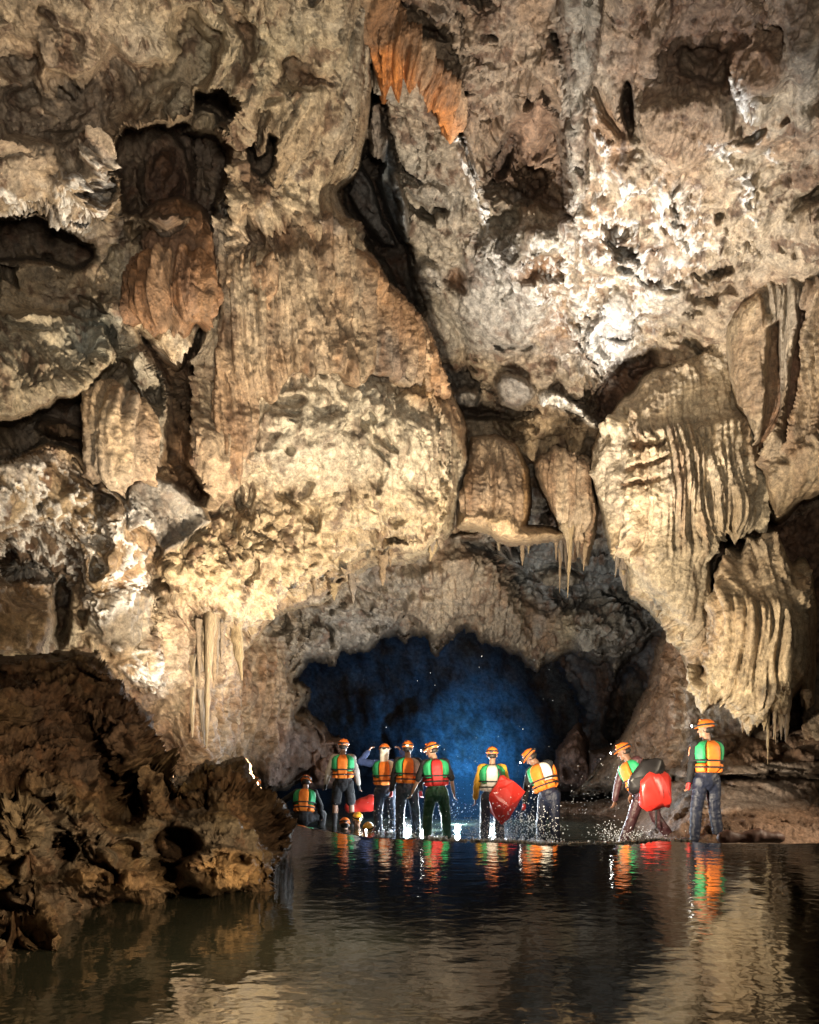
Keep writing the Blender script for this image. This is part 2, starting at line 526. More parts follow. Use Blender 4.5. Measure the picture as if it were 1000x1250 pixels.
# ---------------------------------------------------------------- the cave
LW = [(-260, -260), (470, -260), (452, 40), (450, 130), (436, 205), (412, 236), (428, 275), (458, 330), (502, 378), (532, 430), (548, 478),
      (566, 515), (574, 560), (562, 600), (545, 645), (525, 672), (495, 690), (455, 690), (425, 712), (392, 735), (352, 742), (322, 762), (300, 795),
      (296, 850), (292, 905), (280, 960), (-260, 990)]
LWC = [(-250, -250, 6.5), (0, -250, 7), (250, -250, 7.5), (460, -250, 8.5),
       (-250, 0, 7.5), (0, 0, 8), (200, 0, 8.7), (350, 0, 9.2), (460, 0, 10.2),
       (-250, 250, 8.5), (0, 220, 8.8), (120, 220, 9.4), (250, 200, 10.5), (350, 180, 10.6), (440, 200, 11.8),
       (0, 330, 10.2), (150, 330, 11), (280, 320, 11.5), (400, 300, 12.2), (450, 350, 13.5), (520, 430, 15),
       (0, 450, 9.5), (100, 450, 10.5), (250, 450, 12), (380, 480, 12.8), (500, 540, 13.6), (570, 560, 15.5),
       (0, 600, 9.6), (120, 600, 10.5), (250, 600, 12.2), (400, 600, 13.6), (520, 640, 15),
       (0, 720, 9.2), (120, 720, 10.6), (250, 740, 12.4), (330, 730, 13.8), (450, 690, 15.5),
       (0, 850, 9.2), (150, 850, 11), (250, 880, 13.5), (295, 820, 14), (-250, 600, 8), (-250, 900, 8)]
LWF = [
    # regional colour
    (('p', [(-300, -300), (480, -300), (455, 130), (420, 230), (250, 250), (120, 300), (-300, 300)]), 40, dict(col=(0.30, 0.235, 0.16), cs=0.55)),
    (('e', 330, 70, 110, 60), 40, dict(col=(0.36, 0.31, 0.21), cs=0.7, pop=0.15)),
    (('e', 60, 120, 110, 110), 50, dict(col=(0.26, 0.18, 0.115), cs=0.6)),
    # fluted band
    (('p', [(262, 270), (420, 262), (455, 330), (505, 385), (540, 470), (480, 470), (400, 470), (300, 560), (250, 600), (225, 480), (270, 380)]), 16, dict(flute=1.7, col=(0.36, 0.27, 0.175), cs=0.6)),
    # recess with shade put into its colour, and its brown flowstone
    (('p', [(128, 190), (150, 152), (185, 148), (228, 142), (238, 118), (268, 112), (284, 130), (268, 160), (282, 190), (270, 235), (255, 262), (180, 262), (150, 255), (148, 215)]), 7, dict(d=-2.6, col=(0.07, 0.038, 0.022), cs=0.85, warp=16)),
    (('e', 250, 150, 22, 16), 10, dict(d=1.8, col=(0.22, 0.18, 0.12))),
    (('e', 205, 230, 30, 60), 14, dict(d=1.0, col=(0.07, 0.03, 0.016), flute=0.5)),
    (('p', [(300, 175), (306, 205), (318, 222), (332, 205), (340, 170), (330, 164), (326, 186), (314, 192), (308, 172)]), 4, dict(d=-1.8, col=HOLLOW_SHADE)),
    (('e', 375, 90, 30, 16), 14, dict(d=-0.6, col=BROWN, warp=24)),
    (('e', 290, 45, 8, 34), 9, dict(d=-0.5, col=BROWN, warp=18)),
    (('e', 345, 295, 40, 22), 14, dict(d=-0.5, col=(0.15, 0.08, 0.045), cs=0.8)),
    (('e', 300, 345, 26, 38), 12, dict(dome=0.4, flute=1.0, col=(0.3, 0.2, 0.12))),
    # left overhang and the banded recess below it
    (('p', [(-300, 262), (0, 262), (45, 258), (78, 280), (108, 298), (118, 310), (90, 330), (60, 322), (30, 320), (-300, 325)]), 6, dict(d=-1.9, col=HOLLOW_SHADE, cs=0.9)),  # shade under the overhang put into the colour
    (('e', 100, 240, 32, 48, 20), 12, dict(d=0.25, glint=0.55)),
    (('e', 20, 240, 36, 22), 10, dict(glint=0.5)),
    (('p', [(-300, 318), (60, 318), (130, 330), (160, 360), (130, 395), (-300, 380)]), 12, dict(layer=0.28, col=(0.25, 0.19, 0.12), cs=0.8)),
    (('p', [(-300, 400), (60, 385), (130, 395), (145, 440), (105, 480), (60, 500), (20, 520), (-300, 520)]), 10, dict(d=0.9, pop=0.5, col=(0.30, 0.255, 0.175), cs=0.85)),
    (('e', 112, 408, 34, 26), 14, dict(col=(0.2, 0.215, 0.19), cs=0.8)),
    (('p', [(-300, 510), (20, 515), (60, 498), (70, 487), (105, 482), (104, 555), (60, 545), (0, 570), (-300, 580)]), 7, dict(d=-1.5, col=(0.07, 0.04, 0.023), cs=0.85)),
    (('e', 78, 528, 26, 12), 6, dict(d=0.9, col=(0.2, 0.12, 0.06))),
    # fluted column hanging in the recess
    (('p', [(150, 430), (185, 420), (200, 470), (205, 540), (190, 560), (186, 500), (160, 470)]), 8, dict(d=0.5, col=(0.22, 0.19, 0.14))),
    # dark gully
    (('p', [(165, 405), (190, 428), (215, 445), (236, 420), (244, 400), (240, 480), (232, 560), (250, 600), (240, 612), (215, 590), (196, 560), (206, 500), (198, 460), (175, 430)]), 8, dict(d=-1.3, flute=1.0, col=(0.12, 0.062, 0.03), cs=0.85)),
    (('e', 222, 560, 22, 45), 10, dict(d=0.4, flute=1.0, col=(0.2, 0.11, 0.05))),
    (('p', [(240, 530), (300, 520), (310, 560), (280, 600), (262, 620), (246, 600)]), 10, dict(flute=1.0, d=0.3, col=(0.25, 0.165, 0.1), cs=0.8)),
    # smooth cream bulge
    (('p', [(330, 490), (400, 450), (480, 470), (535, 490), (562, 530), (560, 590), (520, 630), (430, 600), (360, 610), (300, 560)]), 40, dict(dome=0.3, flute=0.0, pop=0.1, crack=0.05, smooth=0.45, col=(0.50, 0.44, 0.33), cs=0.9)),
    # tawny rim of the flowstone
    (('p', [(425, 270), (462, 330), (505, 372), (540, 430), (552, 478), (572, 512), (580, 560), (566, 560), (548, 520), (530, 500), (512, 460), (500, 420), (470, 370), (440, 320)]), 8, dict(flute=0.6, smooth=0.5, d=0.25, col=(0.34, 0.215, 0.115), cs=0.85)),
    (('e', 515, 470, 22, 26, 30), 10, dict(flute=0.8, smooth=0.5, d=0.3, col=(0.40, 0.24, 0.10), cs=0.8)),
    # popcorn shelves
    (('p', [(200, 700), (230, 650), (300, 620), (380, 610), (470, 600), (560, 600), (550, 660), (480, 690), (420, 705), (370, 735), (310, 765), (230, 740)]), 18, dict(pop=0.85, flute=0.0, d=0.45, col=(0.40, 0.31, 0.19), cs=0.75)),
    (('p', [(400, 610), (500, 615), (560, 600), (556, 640), (530, 690), (500, 690), (480, 650), (420, 640)]), 12, dict(flute=0.7, pop=0.5, col=(0.43, 0.35, 0.23), cs=0.7)),
    (('e', 235, 690, 46, 40), 24, dict(dome=0.5, pop=0.6, col=(0.38, 0.29, 0.17), cs=0.8)),
    (('p', [(-300, 575), (60, 560), (110, 590), (160, 600), (190, 640), (170, 690), (100, 720), (-300, 720)]), 14, dict(pop=0.8, d=0.3, glint=0.55, col=(0.28, 0.205, 0.12), cs=0.75)),
    (('e', 45, 690, 55, 50), 18, dict(d=-0.9, col=(0.075, 0.045, 0.03), glint=0.25, cs=0.85)),
    (('p', [(160, 590), (180, 580), (215, 588), (240, 612), (256, 638), (225, 660), (200, 678), (190, 660), (176, 640), (158, 645)]), 4, dict(d=0.55, smooth=0.9, pop=0.0, glint=0.0, crack=0.0, col=(0.17, 0.16, 0.145), cs=0.95, warp=3)),
    (('p', [(115, 690), (165, 680), (180, 720), (120, 760), (100, 730)]), 10, dict(pop=0.5, glint=0.75)),
    (('p', [(105, 730), (150, 715), (185, 728), (180, 780), (140, 800), (105, 770)]), 6, dict(d=0.25, smooth=0.7, pop=0.1, col=(0.2, 0.175, 0.14), cs=0.85)),
    (('p', [(-300, 718), (60, 715), (68, 760), (50, 800), (-300, 810)]), 7, dict(d=0.5, smooth=0.4, pop=0.3, flute=0.6, col=(0.33, 0.215, 0.115), cs=0.8)),
    (('e', 75, 750, 9, 40), 5, dict(d=-1.0, col=HOLLOW_SHADE)),
    (('p', [(140, 790), (185, 795), (205, 830), (195, 850), (170, 835), (145, 815)]), 8, dict(d=0.3, glint=0.8)),
    # columns under the shelves
    (('p', [(196, 735), (235, 740), (300, 760), (310, 790), (300, 930), (190, 930), (205, 840)]), 10, dict(d=-0.7, flute=1.3, col=(0.23, 0.165, 0.11), cs=0.7)),
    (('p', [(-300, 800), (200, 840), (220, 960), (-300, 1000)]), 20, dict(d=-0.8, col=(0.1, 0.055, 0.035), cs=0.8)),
]
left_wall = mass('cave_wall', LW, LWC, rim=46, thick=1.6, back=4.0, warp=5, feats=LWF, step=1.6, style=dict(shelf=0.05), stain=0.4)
tag(left_wall, 'lumpy cream and brown cave wall bulging over the left of the river', kind='structure')

CC = [(360, -260), (1260, -260), (1260, 720), (1000, 690), (930, 640), (760, 560), (722, 580), (715, 652), (690, 655), (640, 655), (600, 657), (545, 664), (500, 640), (480, 480), (380, 300)]
CCC = [(380, -250, 9), (600, -250, 8), (850, -250, 7.5), (1250, -250, 7),
       (420, 0, 12), (500, 0, 11.2), (600, 0, 10.6), (700, 0, 10), (850, 0, 9.5), (1000, 0, 9), (1250, 0, 8.5),
       (450, 200, 14.5), (560, 200, 13.5), (650, 200, 13), (720, 200, 12), (850, 200, 11.3), (1000, 200, 11), (1250, 200, 10),
       (500, 350, 16.5), (600, 350, 15.5), (700, 350, 14.5), (850, 350, 13.2), (1000, 350, 12.5), (1250, 350, 11.5),
       (560, 470, 18), (650, 480, 17), (730, 450, 16.5), (850, 450, 15), (1000, 450, 13.8),
       (560, 560, 19), (650, 580, 19), (720, 600, 18.5), (850, 600, 17), (1000, 600, 16), (1250, 600, 14), (640, 660, 20)]
CCF = [
    (('p', [(440, -300), (760, -300), (720, 130), (600, 250), (540, 160), (460, 60)]), 30, dict(col=(0.17, 0.115, 0.075), cs=0.7)),
    (('p', [(440, 130), (540, 170), (600, 240), (640, 300), (600, 420), (540, 440), (480, 330)]), 26, dict(col=(0.33, 0.29, 0.225), cs=0.75)),
    (('p', [(430, 90), (470, 130), (478, 185), (490, 250), (505, 330), (512, 380), (490, 372), (470, 330), (452, 300), (420, 262), (416, 232), (440, 200), (452, 160)]), 7, dict(d=-2.2, col=(0.04, 0.026, 0.02), cs=0.92)),  # fissure with its shade painted in
    (('p', [(452, 130), (466, 128), (474, 170), (468, 196), (452, 190)]), 4, dict(d=2.0, flute=0.7, smooth=0.4, col=(0.2, 0.165, 0.13))),
    (('p', [(438, 196), (456, 230), (470, 272), (482, 300), (470, 300), (440, 262), (424, 238)]), 4, dict(d=1.4, smooth=0.8, col=(0.22, 0.205, 0.19), warp=3)),
    (('p', [(472, 168), (480, 200), (490, 232), (500, 262), (498, 296), (488, 292), (470, 250), (462, 222), (470, 196)]), 5, dict(d=1.6, smooth=0.75, col=(0.16, 0.185, 0.2), warp=3)),
    # long grey rib
    (('p', [(690, -300), (745, -300), (735, 40), (726, 110), (716, 190), (706, 270), (690, 262), (684, 200), (690, 120), (680, 40)]), 16, dict(dome=0.7, smooth=0.45, col=(0.25, 0.235, 0.2), cs=0.85, crack=0.03)),
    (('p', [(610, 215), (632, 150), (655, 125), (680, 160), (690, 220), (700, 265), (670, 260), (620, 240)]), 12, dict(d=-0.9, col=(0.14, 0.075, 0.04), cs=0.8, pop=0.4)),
    (('e', 648, 155, 20, 34, 15), 8, dict(d=0.4, col=(0.24, 0.15, 0.095), smooth=0.4)),
    (('e', 618, 190, 12, 34, 22), 5, dict(d=-0.9, col=HOLLOW_SHADE)),
    (('e', 640, 300, 44, 22, -8), 12, dict(d=0.35, smooth=0.6, col=(0.25, 0.23, 0.185))),
    (('e', 610, 370, 52, 60, -20), 20, dict(smooth=0.55, d=0.4, col=(0.27, 0.26, 0.24), cs=0.8)),
    (('e', 550, 350, 18, 12), 8, dict(d=-0.5, col=BROWN, warp=18)),
    (('e', 660, 335, 26, 10), 8, dict(d=-0.35, col=BROWN, warp=18)),
    (('e', 520, 345, 20, 22), 9, dict(d=0.4, smooth=0.4, col=GREY)),
    # lamp glints painted as white patches
    (('p', [(700, 210), (760, 195), (850, 250), (870, 330), (830, 340), (800, 370), (770, 440), (730, 465), (705, 440), (690, 430), (690, 380), (670, 400), (610, 330), (590, 300), (640, 280), (690, 300)]), 30, dict(glint=0.62, d=0.25)),
    (('e', 785, 285, 55, 45), 30, dict(glint=0.95, pop=0.3)),
    (('e', 745, 410, 30, 50, 15), 10, dict(d=0.55, smooth=0.55, glint=0.75, col=(0.5, 0.5, 0.5), cs=0.6)),
    (('e', 815, 370, 28, 22), 9, dict(d=0.2, smooth=0.6, col=(0.24, 0.235, 0.22))),
    (('p', [(895, 85), (915, 95), (925, 150), (945, 185), (945, 200), (915, 160), (900, 120)]), 7, dict(glint=0.9)),
    (('p', [(725, 130), (738, 150), (745, 190), (735, 190), (725, 160)]), 5, dict(glint=1.0)),
    (('p', [(855, 170), (890, 175), (925, 230), (930, 270), (915, 280), (900, 220)]), 8, dict(glint=0.75)),
    (('p', [(555, 170), (570, 165), (600, 270), (592, 290)]), 5, dict(glint=0.9)),
    # brown roof on the right
    (('p', [(760, -300), (1300, -300), (1300, 60), (950, 70), (880, 130), (800, 140), (740, 90)]), 30, dict(col=(0.19, 0.115, 0.07), cs=0.75, flute=0.4)),
    (('e', 870, 60, 60, 55), 24, dict(d=-0.6, col=(0.13, 0.075, 0.045), cs=0.8)),
    (('e', 925, 85, 30, 34), 14, dict(d=0.5, flute=0.5, col=(0.25, 0.16, 0.1), smooth=0.3)),
    (('e', 980, 60, 20, 80), 14, dict(d=0.4, smooth=0.5, col=(0.24, 0.21, 0.17))),
    (('p', [(790, 130), (880, 110), (900, 170), (860, 190), (830, 200), (790, 180)]), 14, dict(flute=0.8, d=0.2, col=(0.26, 0.18, 0.115))),
    (('e', 770, 130, 7, 30), 5, dict(d=-1.2, col=HOLLOW_SHADE)),
    (('p', [(840, 200), (1300, 180), (1300, 350), (900, 350), (850, 330)]), 26, dict(col=(0.33, 0.26, 0.175), cs=0.7)),
    (('p', [(760, 350), (900, 345), (900, 430), (830, 440), (790, 440)]), 20, dict(flute=0.4, pop=0.3, col=(0.36, 0.29, 0.2), cs=0.7)),
    # lower edge, above the second arch
    (('p', [(560, 430), (700, 430), (740, 520), (700, 560), (640, 540), (580, 530)]), 16, dict(col=(0.29, 0.225, 0.15), cs=0.75, layer=0.2)),
    (('e', 570, 485, 18, 14), 6, dict(d=0.6, smooth=0.7, col=(0.2, 0.19, 0.175))),
    (('e', 628, 478, 20, 18), 6, dict(d=0.7, smooth=0.7, col=(0.2, 0.19, 0.18))),
    (('p', [(555, 492), (620, 500), (660, 500), (620, 512), (565, 508)]), 5, dict(d=-0.9, col=HOLLOW_SHADE)),
    (('p', [(655, 478), (680, 482), (725, 512), (726, 522), (690, 505), (660, 492)]), 4, dict(d=0.6, glint=1.0, col=(0.6, 0.57, 0.5))),
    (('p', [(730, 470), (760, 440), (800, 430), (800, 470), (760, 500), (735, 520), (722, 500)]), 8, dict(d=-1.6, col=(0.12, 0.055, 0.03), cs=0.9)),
    (('p', [(600, 510), (660, 505), (720, 525), (716, 560), (660, 570), (620, 560)]), 10, dict(d=0.4, layer=0.25, col=(0.34, 0.25, 0.15))),
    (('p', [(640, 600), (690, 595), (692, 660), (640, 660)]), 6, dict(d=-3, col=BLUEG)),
]
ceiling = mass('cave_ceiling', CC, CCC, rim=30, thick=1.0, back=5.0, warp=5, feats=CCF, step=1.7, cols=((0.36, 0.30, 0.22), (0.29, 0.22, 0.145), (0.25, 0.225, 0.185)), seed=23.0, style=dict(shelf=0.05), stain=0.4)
tag(ceiling, 'tan and grey cave ceiling with white glints painted on the right', kind='structure')

# second arch, above the mouth of the far chamber
A2 = [(240, 540), (840, 540), (860, 760), (822, 775), (800, 772), (760, 800), (735, 812), (700, 800), (660, 812), (615, 792), (575, 765), (530, 786), (500, 776), (482, 770), (455, 786), (430, 796),
      (400, 800), (368, 806), (362, 830), (376, 842), (368, 870), (385, 882), (402, 880), (414, 900), (416, 955), (240, 960)]
A2C = [(250, 560, 17), (450, 650, 18.5), (560, 650, 20), (700, 650, 21), (830, 700, 21), (300, 760, 17.5), (400, 760, 20), (550, 780, 23), (700, 790, 24), (800, 780, 24), (310, 850, 17), (360, 900, 18.5), (410, 940, 20), (280, 930, 16)]
A2F = [
    (('p', [(320, 770), (420, 715), (520, 690), (560, 720), (520, 740), (430, 760), (340, 800)]), 14, dict(layer=0.4, flute=0.0, col=(0.22, 0.195, 0.16), cs=0.8)),
    (('p', [(560, 660), (700, 650), (800, 690), (830, 760), (760, 760), (700, 750), (620, 720)]), 14, dict(layer=0.5, col=(0.12, 0.137, 0.15), cs=0.9, d=-1.2)),
    (('p', [(520, 690), (590, 670), (620, 710), (640, 760), (640, 800), (500, 780), (500, 740)]), 12, dict(flute=0.9, pop=0.6, d=0.7, col=(0.25, 0.20, 0.145), cs=0.8)),
    (('e', 680, 703, 24, 10), 5, dict(d=0.8, smooth=0.4, col=(0.2, 0.165, 0.12))),
    (('e', 720, 770, 40, 26), 12, dict(d=1.0, pop=0.4, col=(0.26, 0.215, 0.14))),
    (('p', [(700, 740), (860, 740), (830, 800), (760, 810), (700, 810)]), 12, dict(col=(0.13, 0.14, 0.15), cs=0.7)),
    (('p', [(380, 750), (480, 745), (500, 775), (430, 800), (360, 812)]), 10, dict(layer=0.3, col=(0.17, 0.165, 0.155), cs=0.75)),
    (('p', [(240, 790), (340, 790), (360, 850), (330, 960), (240, 960)]), 14, dict(flute=1.1, col=(0.24, 0.175, 0.12), cs=0.8)),
    (('p', [(330, 880), (420, 890), (420, 960), (320, 960)]), 14, dict(d=0.3, col=(0.2, 0.13, 0.105), cs=0.8)),
]
arch = mass('cave_arch', A2, A2C, rim=26, thick=1.8, back=5.0, warp=7, feats=A2F, step=1.6, drip=1.6, driplen=12, style=dict(pop=0.25),
            cols=((0.25, 0.2, 0.14), (0.19, 0.155, 0.115), (0.17, 0.165, 0.155)), seed=51.0)
tag(arch, 'second low arch of brown and slate rock over the far chamber', kind='structure')

# far chamber
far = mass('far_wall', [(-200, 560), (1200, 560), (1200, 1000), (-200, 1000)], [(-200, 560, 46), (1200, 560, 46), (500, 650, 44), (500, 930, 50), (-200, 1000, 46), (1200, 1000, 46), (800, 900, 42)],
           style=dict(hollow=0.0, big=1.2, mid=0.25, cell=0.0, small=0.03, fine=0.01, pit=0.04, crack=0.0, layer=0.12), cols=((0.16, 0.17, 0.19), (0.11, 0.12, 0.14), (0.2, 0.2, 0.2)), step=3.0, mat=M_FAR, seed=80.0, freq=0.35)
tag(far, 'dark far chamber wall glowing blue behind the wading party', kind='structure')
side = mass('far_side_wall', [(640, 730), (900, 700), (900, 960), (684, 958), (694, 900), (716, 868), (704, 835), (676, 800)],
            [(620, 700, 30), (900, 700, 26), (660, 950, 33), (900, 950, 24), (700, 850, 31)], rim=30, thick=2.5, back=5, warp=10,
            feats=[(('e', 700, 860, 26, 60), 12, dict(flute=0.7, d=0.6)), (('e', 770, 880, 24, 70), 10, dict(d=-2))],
            style=dict(big=0.8, mid=0.5, cell=0.3, small=0.12, flute=0.8), cols=((0.085, 0.09, 0.105), (0.06, 0.065, 0.08), (0.085, 0.08, 0.08)), step=2.0, mat=M_FAR, seed=91.0, freq=0.6)  # blue spill and dimness put into the wall colour
tag(side, 'dim fluted side wall of the far chamber beyond the waders', kind='structure')
shell_me = bpy.data.meshes.new('cave_shell')
bm = bmesh.new()
bmesh.ops.create_icosphere(bm, subdivisions=5, radius=1.0)
for v in bm.verts:
    k = 1 + 0.06 * math.sin(7 * v.co.x + 3 * v.co.z) * math.cos(5 * v.co.y + 2 * v.co.z)
    v.co = Vector((v.co.x * 27 * k, v.co.y * 46 * k + 26, v.co.z * 21 * k))
    for ch in (0,):
        pass
bm.to_mesh(shell_me); bm.free()
_a = shell_me.color_attributes.new('Col', 'FLOAT_COLOR', 'POINT')
_a.data.foreach_set('color', np.tile(np.array([0.14, 0.10, 0.07, 1], f32), len(shell_me.vertices)))
shell = link('cave_shell', shell_me, M_FAR)
tag(shell, 'outer rock of the cave closing the chamber all around', kind='structure')

# wall behind the hanging flowstone on the right
RW = [(830, 600), (1280, 560), (1280, 980), (700, 968), (735, 935), (768, 885), (798, 835), (812, 775)]
rw = mass('cave_wall', RW, [(830, 600, 17.5), (1280, 560, 14), (1280, 980, 13), (740, 940, 19), (810, 790, 18), (870, 900, 16), (1000, 900, 15), (1000, 700, 16)], rim=26, thick=1.6, back=4, warp=5,
          feats=[(('p', [(735, 970), (740, 930), (780, 860), (812, 780), (850, 780), (860, 960)]), 14, dict(flute=0.6, pop=0.4, col=(0.21, 0.135, 0.09), cs=0.8)),
                 (('p', [(890, 620), (1280, 600), (1280, 760), (990, 740), (960, 680), (880, 670)]), 12, dict(col=(0.13, 0.065, 0.035), cs=0.9)),
                 (('p', [(830, 820), (1280, 800), (1280, 940), (820, 930)]), 12, dict(flute=0.9, pop=0.5, col=(0.25, 0.2, 0.145), cs=0.75)),
                 (('p', [(960, 800), (980, 840), (975, 900), (950, 905), (955, 850)]), 6, dict(d=-1.2, col=HOLLOW_SHADE)),
                 (('e', 850, 880, 34, 40), 14, dict(pop=0.6, glint=0.3))],
          step=1.7, cols=((0.26, 0.2, 0.14), (0.2, 0.14, 0.095), (0.24, 0.21, 0.17)), seed=120.0)
tag(rw, 'brown cave wall with a sloping buttress behind the right hand flowstone', kind='structure')

BK = [(660, 992), (690, 984), (760, 978), (800, 952), (830, 938), (845, 905), (900, 896), (960, 890), (1280, 870), (1280, 1075), (900, 1050), (800, 1042), (740, 1020), (700, 1000)]
bank = mass('river_bank', BK, [(660, 990, 20), (760, 985, 18.5), (840, 910, 16.5), (960, 895, 15.5), (1280, 880, 13.5), (840, 945, 15.2), (960, 945, 14.2), (1280, 945, 12.5), (830, 1000, 13.2), (950, 1000, 12.3), (1280, 1000, 11), (800, 1040, 11.8), (950, 1045, 10.9), (1280, 1070, 9.8)],
            rim=6, thick=0.3, back=0.6, warp=4,
            feats=[(('p', [(820, 938), (1280, 915), (1280, 948), (820, 949)]), 3, dict(d=0.55, col=(0.2, 0.17, 0.145), cs=0.8)),
                   (('p', [(820, 947), (1280, 945), (1280, 953), (820, 953)]), 2, dict(d=-0.5, col=(0.05, 0.04, 0.03), cs=0.9, warp=3)),  # shade line painted under the ledge
                   (('p', [(820, 955), (1280, 955), (1280, 985), (840, 985)]), 8, dict(col=(0.19, 0.165, 0.15), cs=0.7)),
                   (('p', [(660, 990), (1280, 985), (1280, 1080), (660, 1050)]), 8, dict(col=(0.22, 0.135, 0.09), cs=0.8)),
                   (('e', 870, 905, 30, 20), 10, dict(dome=0.4)), (('e', 925, 915, 26, 20), 9, dict(dome=0.35)), (('e', 985, 905, 26, 24), 9, dict(dome=0.4))],
            style=dict(lump=0.04, hollow=0.1, big=0.06, mid=0.12, cell=0.06, small=0.04, fine=0.02, pit=0.12, crack=0.04), cols=((0.23, 0.17, 0.13), (0.2, 0.14, 0.1), (0.2, 0.18, 0.16)), step=1.6, mat=M_WET, seed=140.0, stain=0.2)
tag(bank, 'sandy reddish bank with a grey ledge on the right of the river', kind='structure')

# ---------------------------------------------------------------- hanging flowstone and boulders
def thing(o, label, cat, group=None):
    return tag(o, label, cat, group)

g = mass('flowstone_curtain', [(720, 580), (722, 548), (735, 515), (762, 490), (790, 455), (830, 440), (880, 420), (902, 430), (915, 500), (936, 560), (934, 640), (930, 652), (882, 656), (866, 690), (868, 730), (876, 790), (880, 820), (850, 850), (835, 800), (818, 770), (795, 745), (772, 730), (766, 700), (748, 672), (738, 620)],
         [(722, 560, 15.2), (760, 500, 14.8), (830, 450, 14.4), (900, 440, 14.2), (780, 600, 14.0), (860, 600, 13.6), (930, 600, 13.9), (790, 720, 14.4), (850, 720, 13.9), (860, 800, 14.1)], rim=34, thick=1.3, back=3, warp=3, drip=2.2, driplen=10,
         feats=[(('p', [(752, 500), (800, 450), (900, 430), (915, 500), (850, 530), (790, 520)]), 16, dict(flute=0.5, pop=0.25, col=(0.38, 0.3, 0.2), cs=0.7)),
                (('p', [(722, 545), (772, 520), (772, 640), (745, 640), (724, 590)]), 10, dict(flute=0.7, col=(0.36, 0.30, 0.22), cs=0.8)),
                (('p', [(772, 538), (806, 535), (812, 560), (812, 680), (795, 690), (770, 640), (768, 560)]), 8, dict(flute=0.7, smooth=0.3, d=0.2, col=(0.47, 0.37, 0.23), cs=0.85, warp=3)),
                (('p', [(768, 542), (808, 536), (808, 541), (768, 548)]), 2, dict(d=-0.3, warp=9, col=BROWN)),
                (('p', [(768, 566), (808, 560), (808, 565), (768, 572)]), 2, dict(d=-0.25, warp=9, col=BROWN)),
                (('p', [(768, 588), (806, 582), (806, 587), (768, 594)]), 2, dict(d=-0.25, warp=9, col=BROWN)),
                (('p', [(765, 690), (830, 670), (866, 690), (860, 760), (800, 740)]), 12, dict(flute=0.4, pop=0.75, d=0.3, col=(0.43, 0.36, 0.25), cs=0.8)),
                (('p', [(866, 690), (878, 662), (930, 655), (930, 645), (880, 650), (862, 680)]), 4, dict(d=-0.8, col=BROWN))],
         style=dict(lump=0.05, hollow=0.0, tier=0.09, flute=1.7, big=0.2, mid=0.1, cell=0.03, small=0.035, pit=0.05, crack=0.05), cols=((0.50, 0.42, 0.29), (0.44, 0.345, 0.22), (0.45, 0.385, 0.28)), step=1.4, seed=160.0, stain=0.15)
thing(g, 'big cream flowstone curtain with vertical ribs hanging right of the arch', 'flowstone')

h = mass('flowstone_curtain', [(862, 800), (866, 720), (880, 680), (910, 662), (945, 655), (972, 668), (990, 700), (996, 740), (994, 800), (992, 858), (984, 862), (978, 830), (962, 850), (955, 905), (948, 880), (930, 870), (915, 890), (900, 865), (880, 850), (858, 845), (846, 830), (850, 800)],
         [(870, 700, 13.5), (930, 660, 13.2), (990, 700, 13.0), (900, 760, 12.9), (960, 760, 12.6), (860, 840, 13.6), (930, 860, 13.2), (985, 850, 12.9)], rim=30, thick=1.3, back=3, warp=3, drip=2.6, driplen=26,
         feats=[(('p', [(885, 690), (950, 658), (985, 700), (975, 740), (910, 730)]), 16, dict(flute=0.5, pop=0.35, col=(0.38, 0.29, 0.185), cs=0.7)),
                (('p', [(955, 730), (990, 740), (992, 860), (960, 850)]), 10, dict(flute=0.5, smooth=0.4, col=(0.44, 0.345, 0.22), cs=0.8))],
         style=dict(lump=0.05, hollow=0.0, tier=0.14, flute=1.8, big=0.15, mid=0.1, cell=0.03, small=0.035, pit=0.05, crack=0.04), cols=((0.49, 0.40, 0.265), (0.42, 0.325, 0.205), (0.43, 0.355, 0.25)), step=1.4, seed=175.0, stain=0.15)
thing(h, 'rounded tan flowstone with hanging drips above the standing caver on the right', 'flowstone')

FST = dict(lump=0.05, hollow=0.0, tier=0.08, flute=1.5, big=0.1, mid=0.08, cell=0.0, small=0.04, pit=0.05, crack=0.04)
o_ = mass('flowstone_column', [(103, 486), (112, 474), (138, 468), (170, 485), (190, 515), (186, 560), (176, 592), (160, 586), (148, 604), (136, 588), (118, 594), (103, 582)],
          [(104, 480, 10.2), (170, 490, 10.7), (190, 540, 11.0), (140, 530, 9.95), (140, 590, 10.0), (105, 580, 10.1), (172, 590, 10.6)], rim=22, thick=0.7, back=1.5, warp=2.5, drip=4, driplen=10, style=FST,
          cols=((0.38, 0.285, 0.18), (0.31, 0.225, 0.135), (0.33, 0.26, 0.175)), step=1.4, seed=321.0, stain=0.2)
thing(o_, 'short pleated tan column hanging in the dark recess on the left wall', 'flowstone')
o_ = mass('flowstone_dome', [(166, 300), (172, 265), (190, 248), (220, 244), (248, 256), (264, 285), (266, 325), (250, 335), (215, 330), (180, 330)],
          [(166, 300, 11.0), (215, 250, 10.9), (266, 300, 11.1), (215, 290, 10.5), (200, 335, 10.6), (260, 335, 10.9)], rim=26, thick=0.9, back=1.5, warp=3, style=dict(FST, flute=0.8, tier=0.1),
          cols=((0.27, 0.145, 0.07), (0.21, 0.105, 0.05), (0.28, 0.18, 0.1)), step=1.5, seed=341.0, stain=0.15, drip=3, driplen=6)
thing(o_, 'rounded brown flowstone dome under the dark cavity at the upper left', 'flowstone')
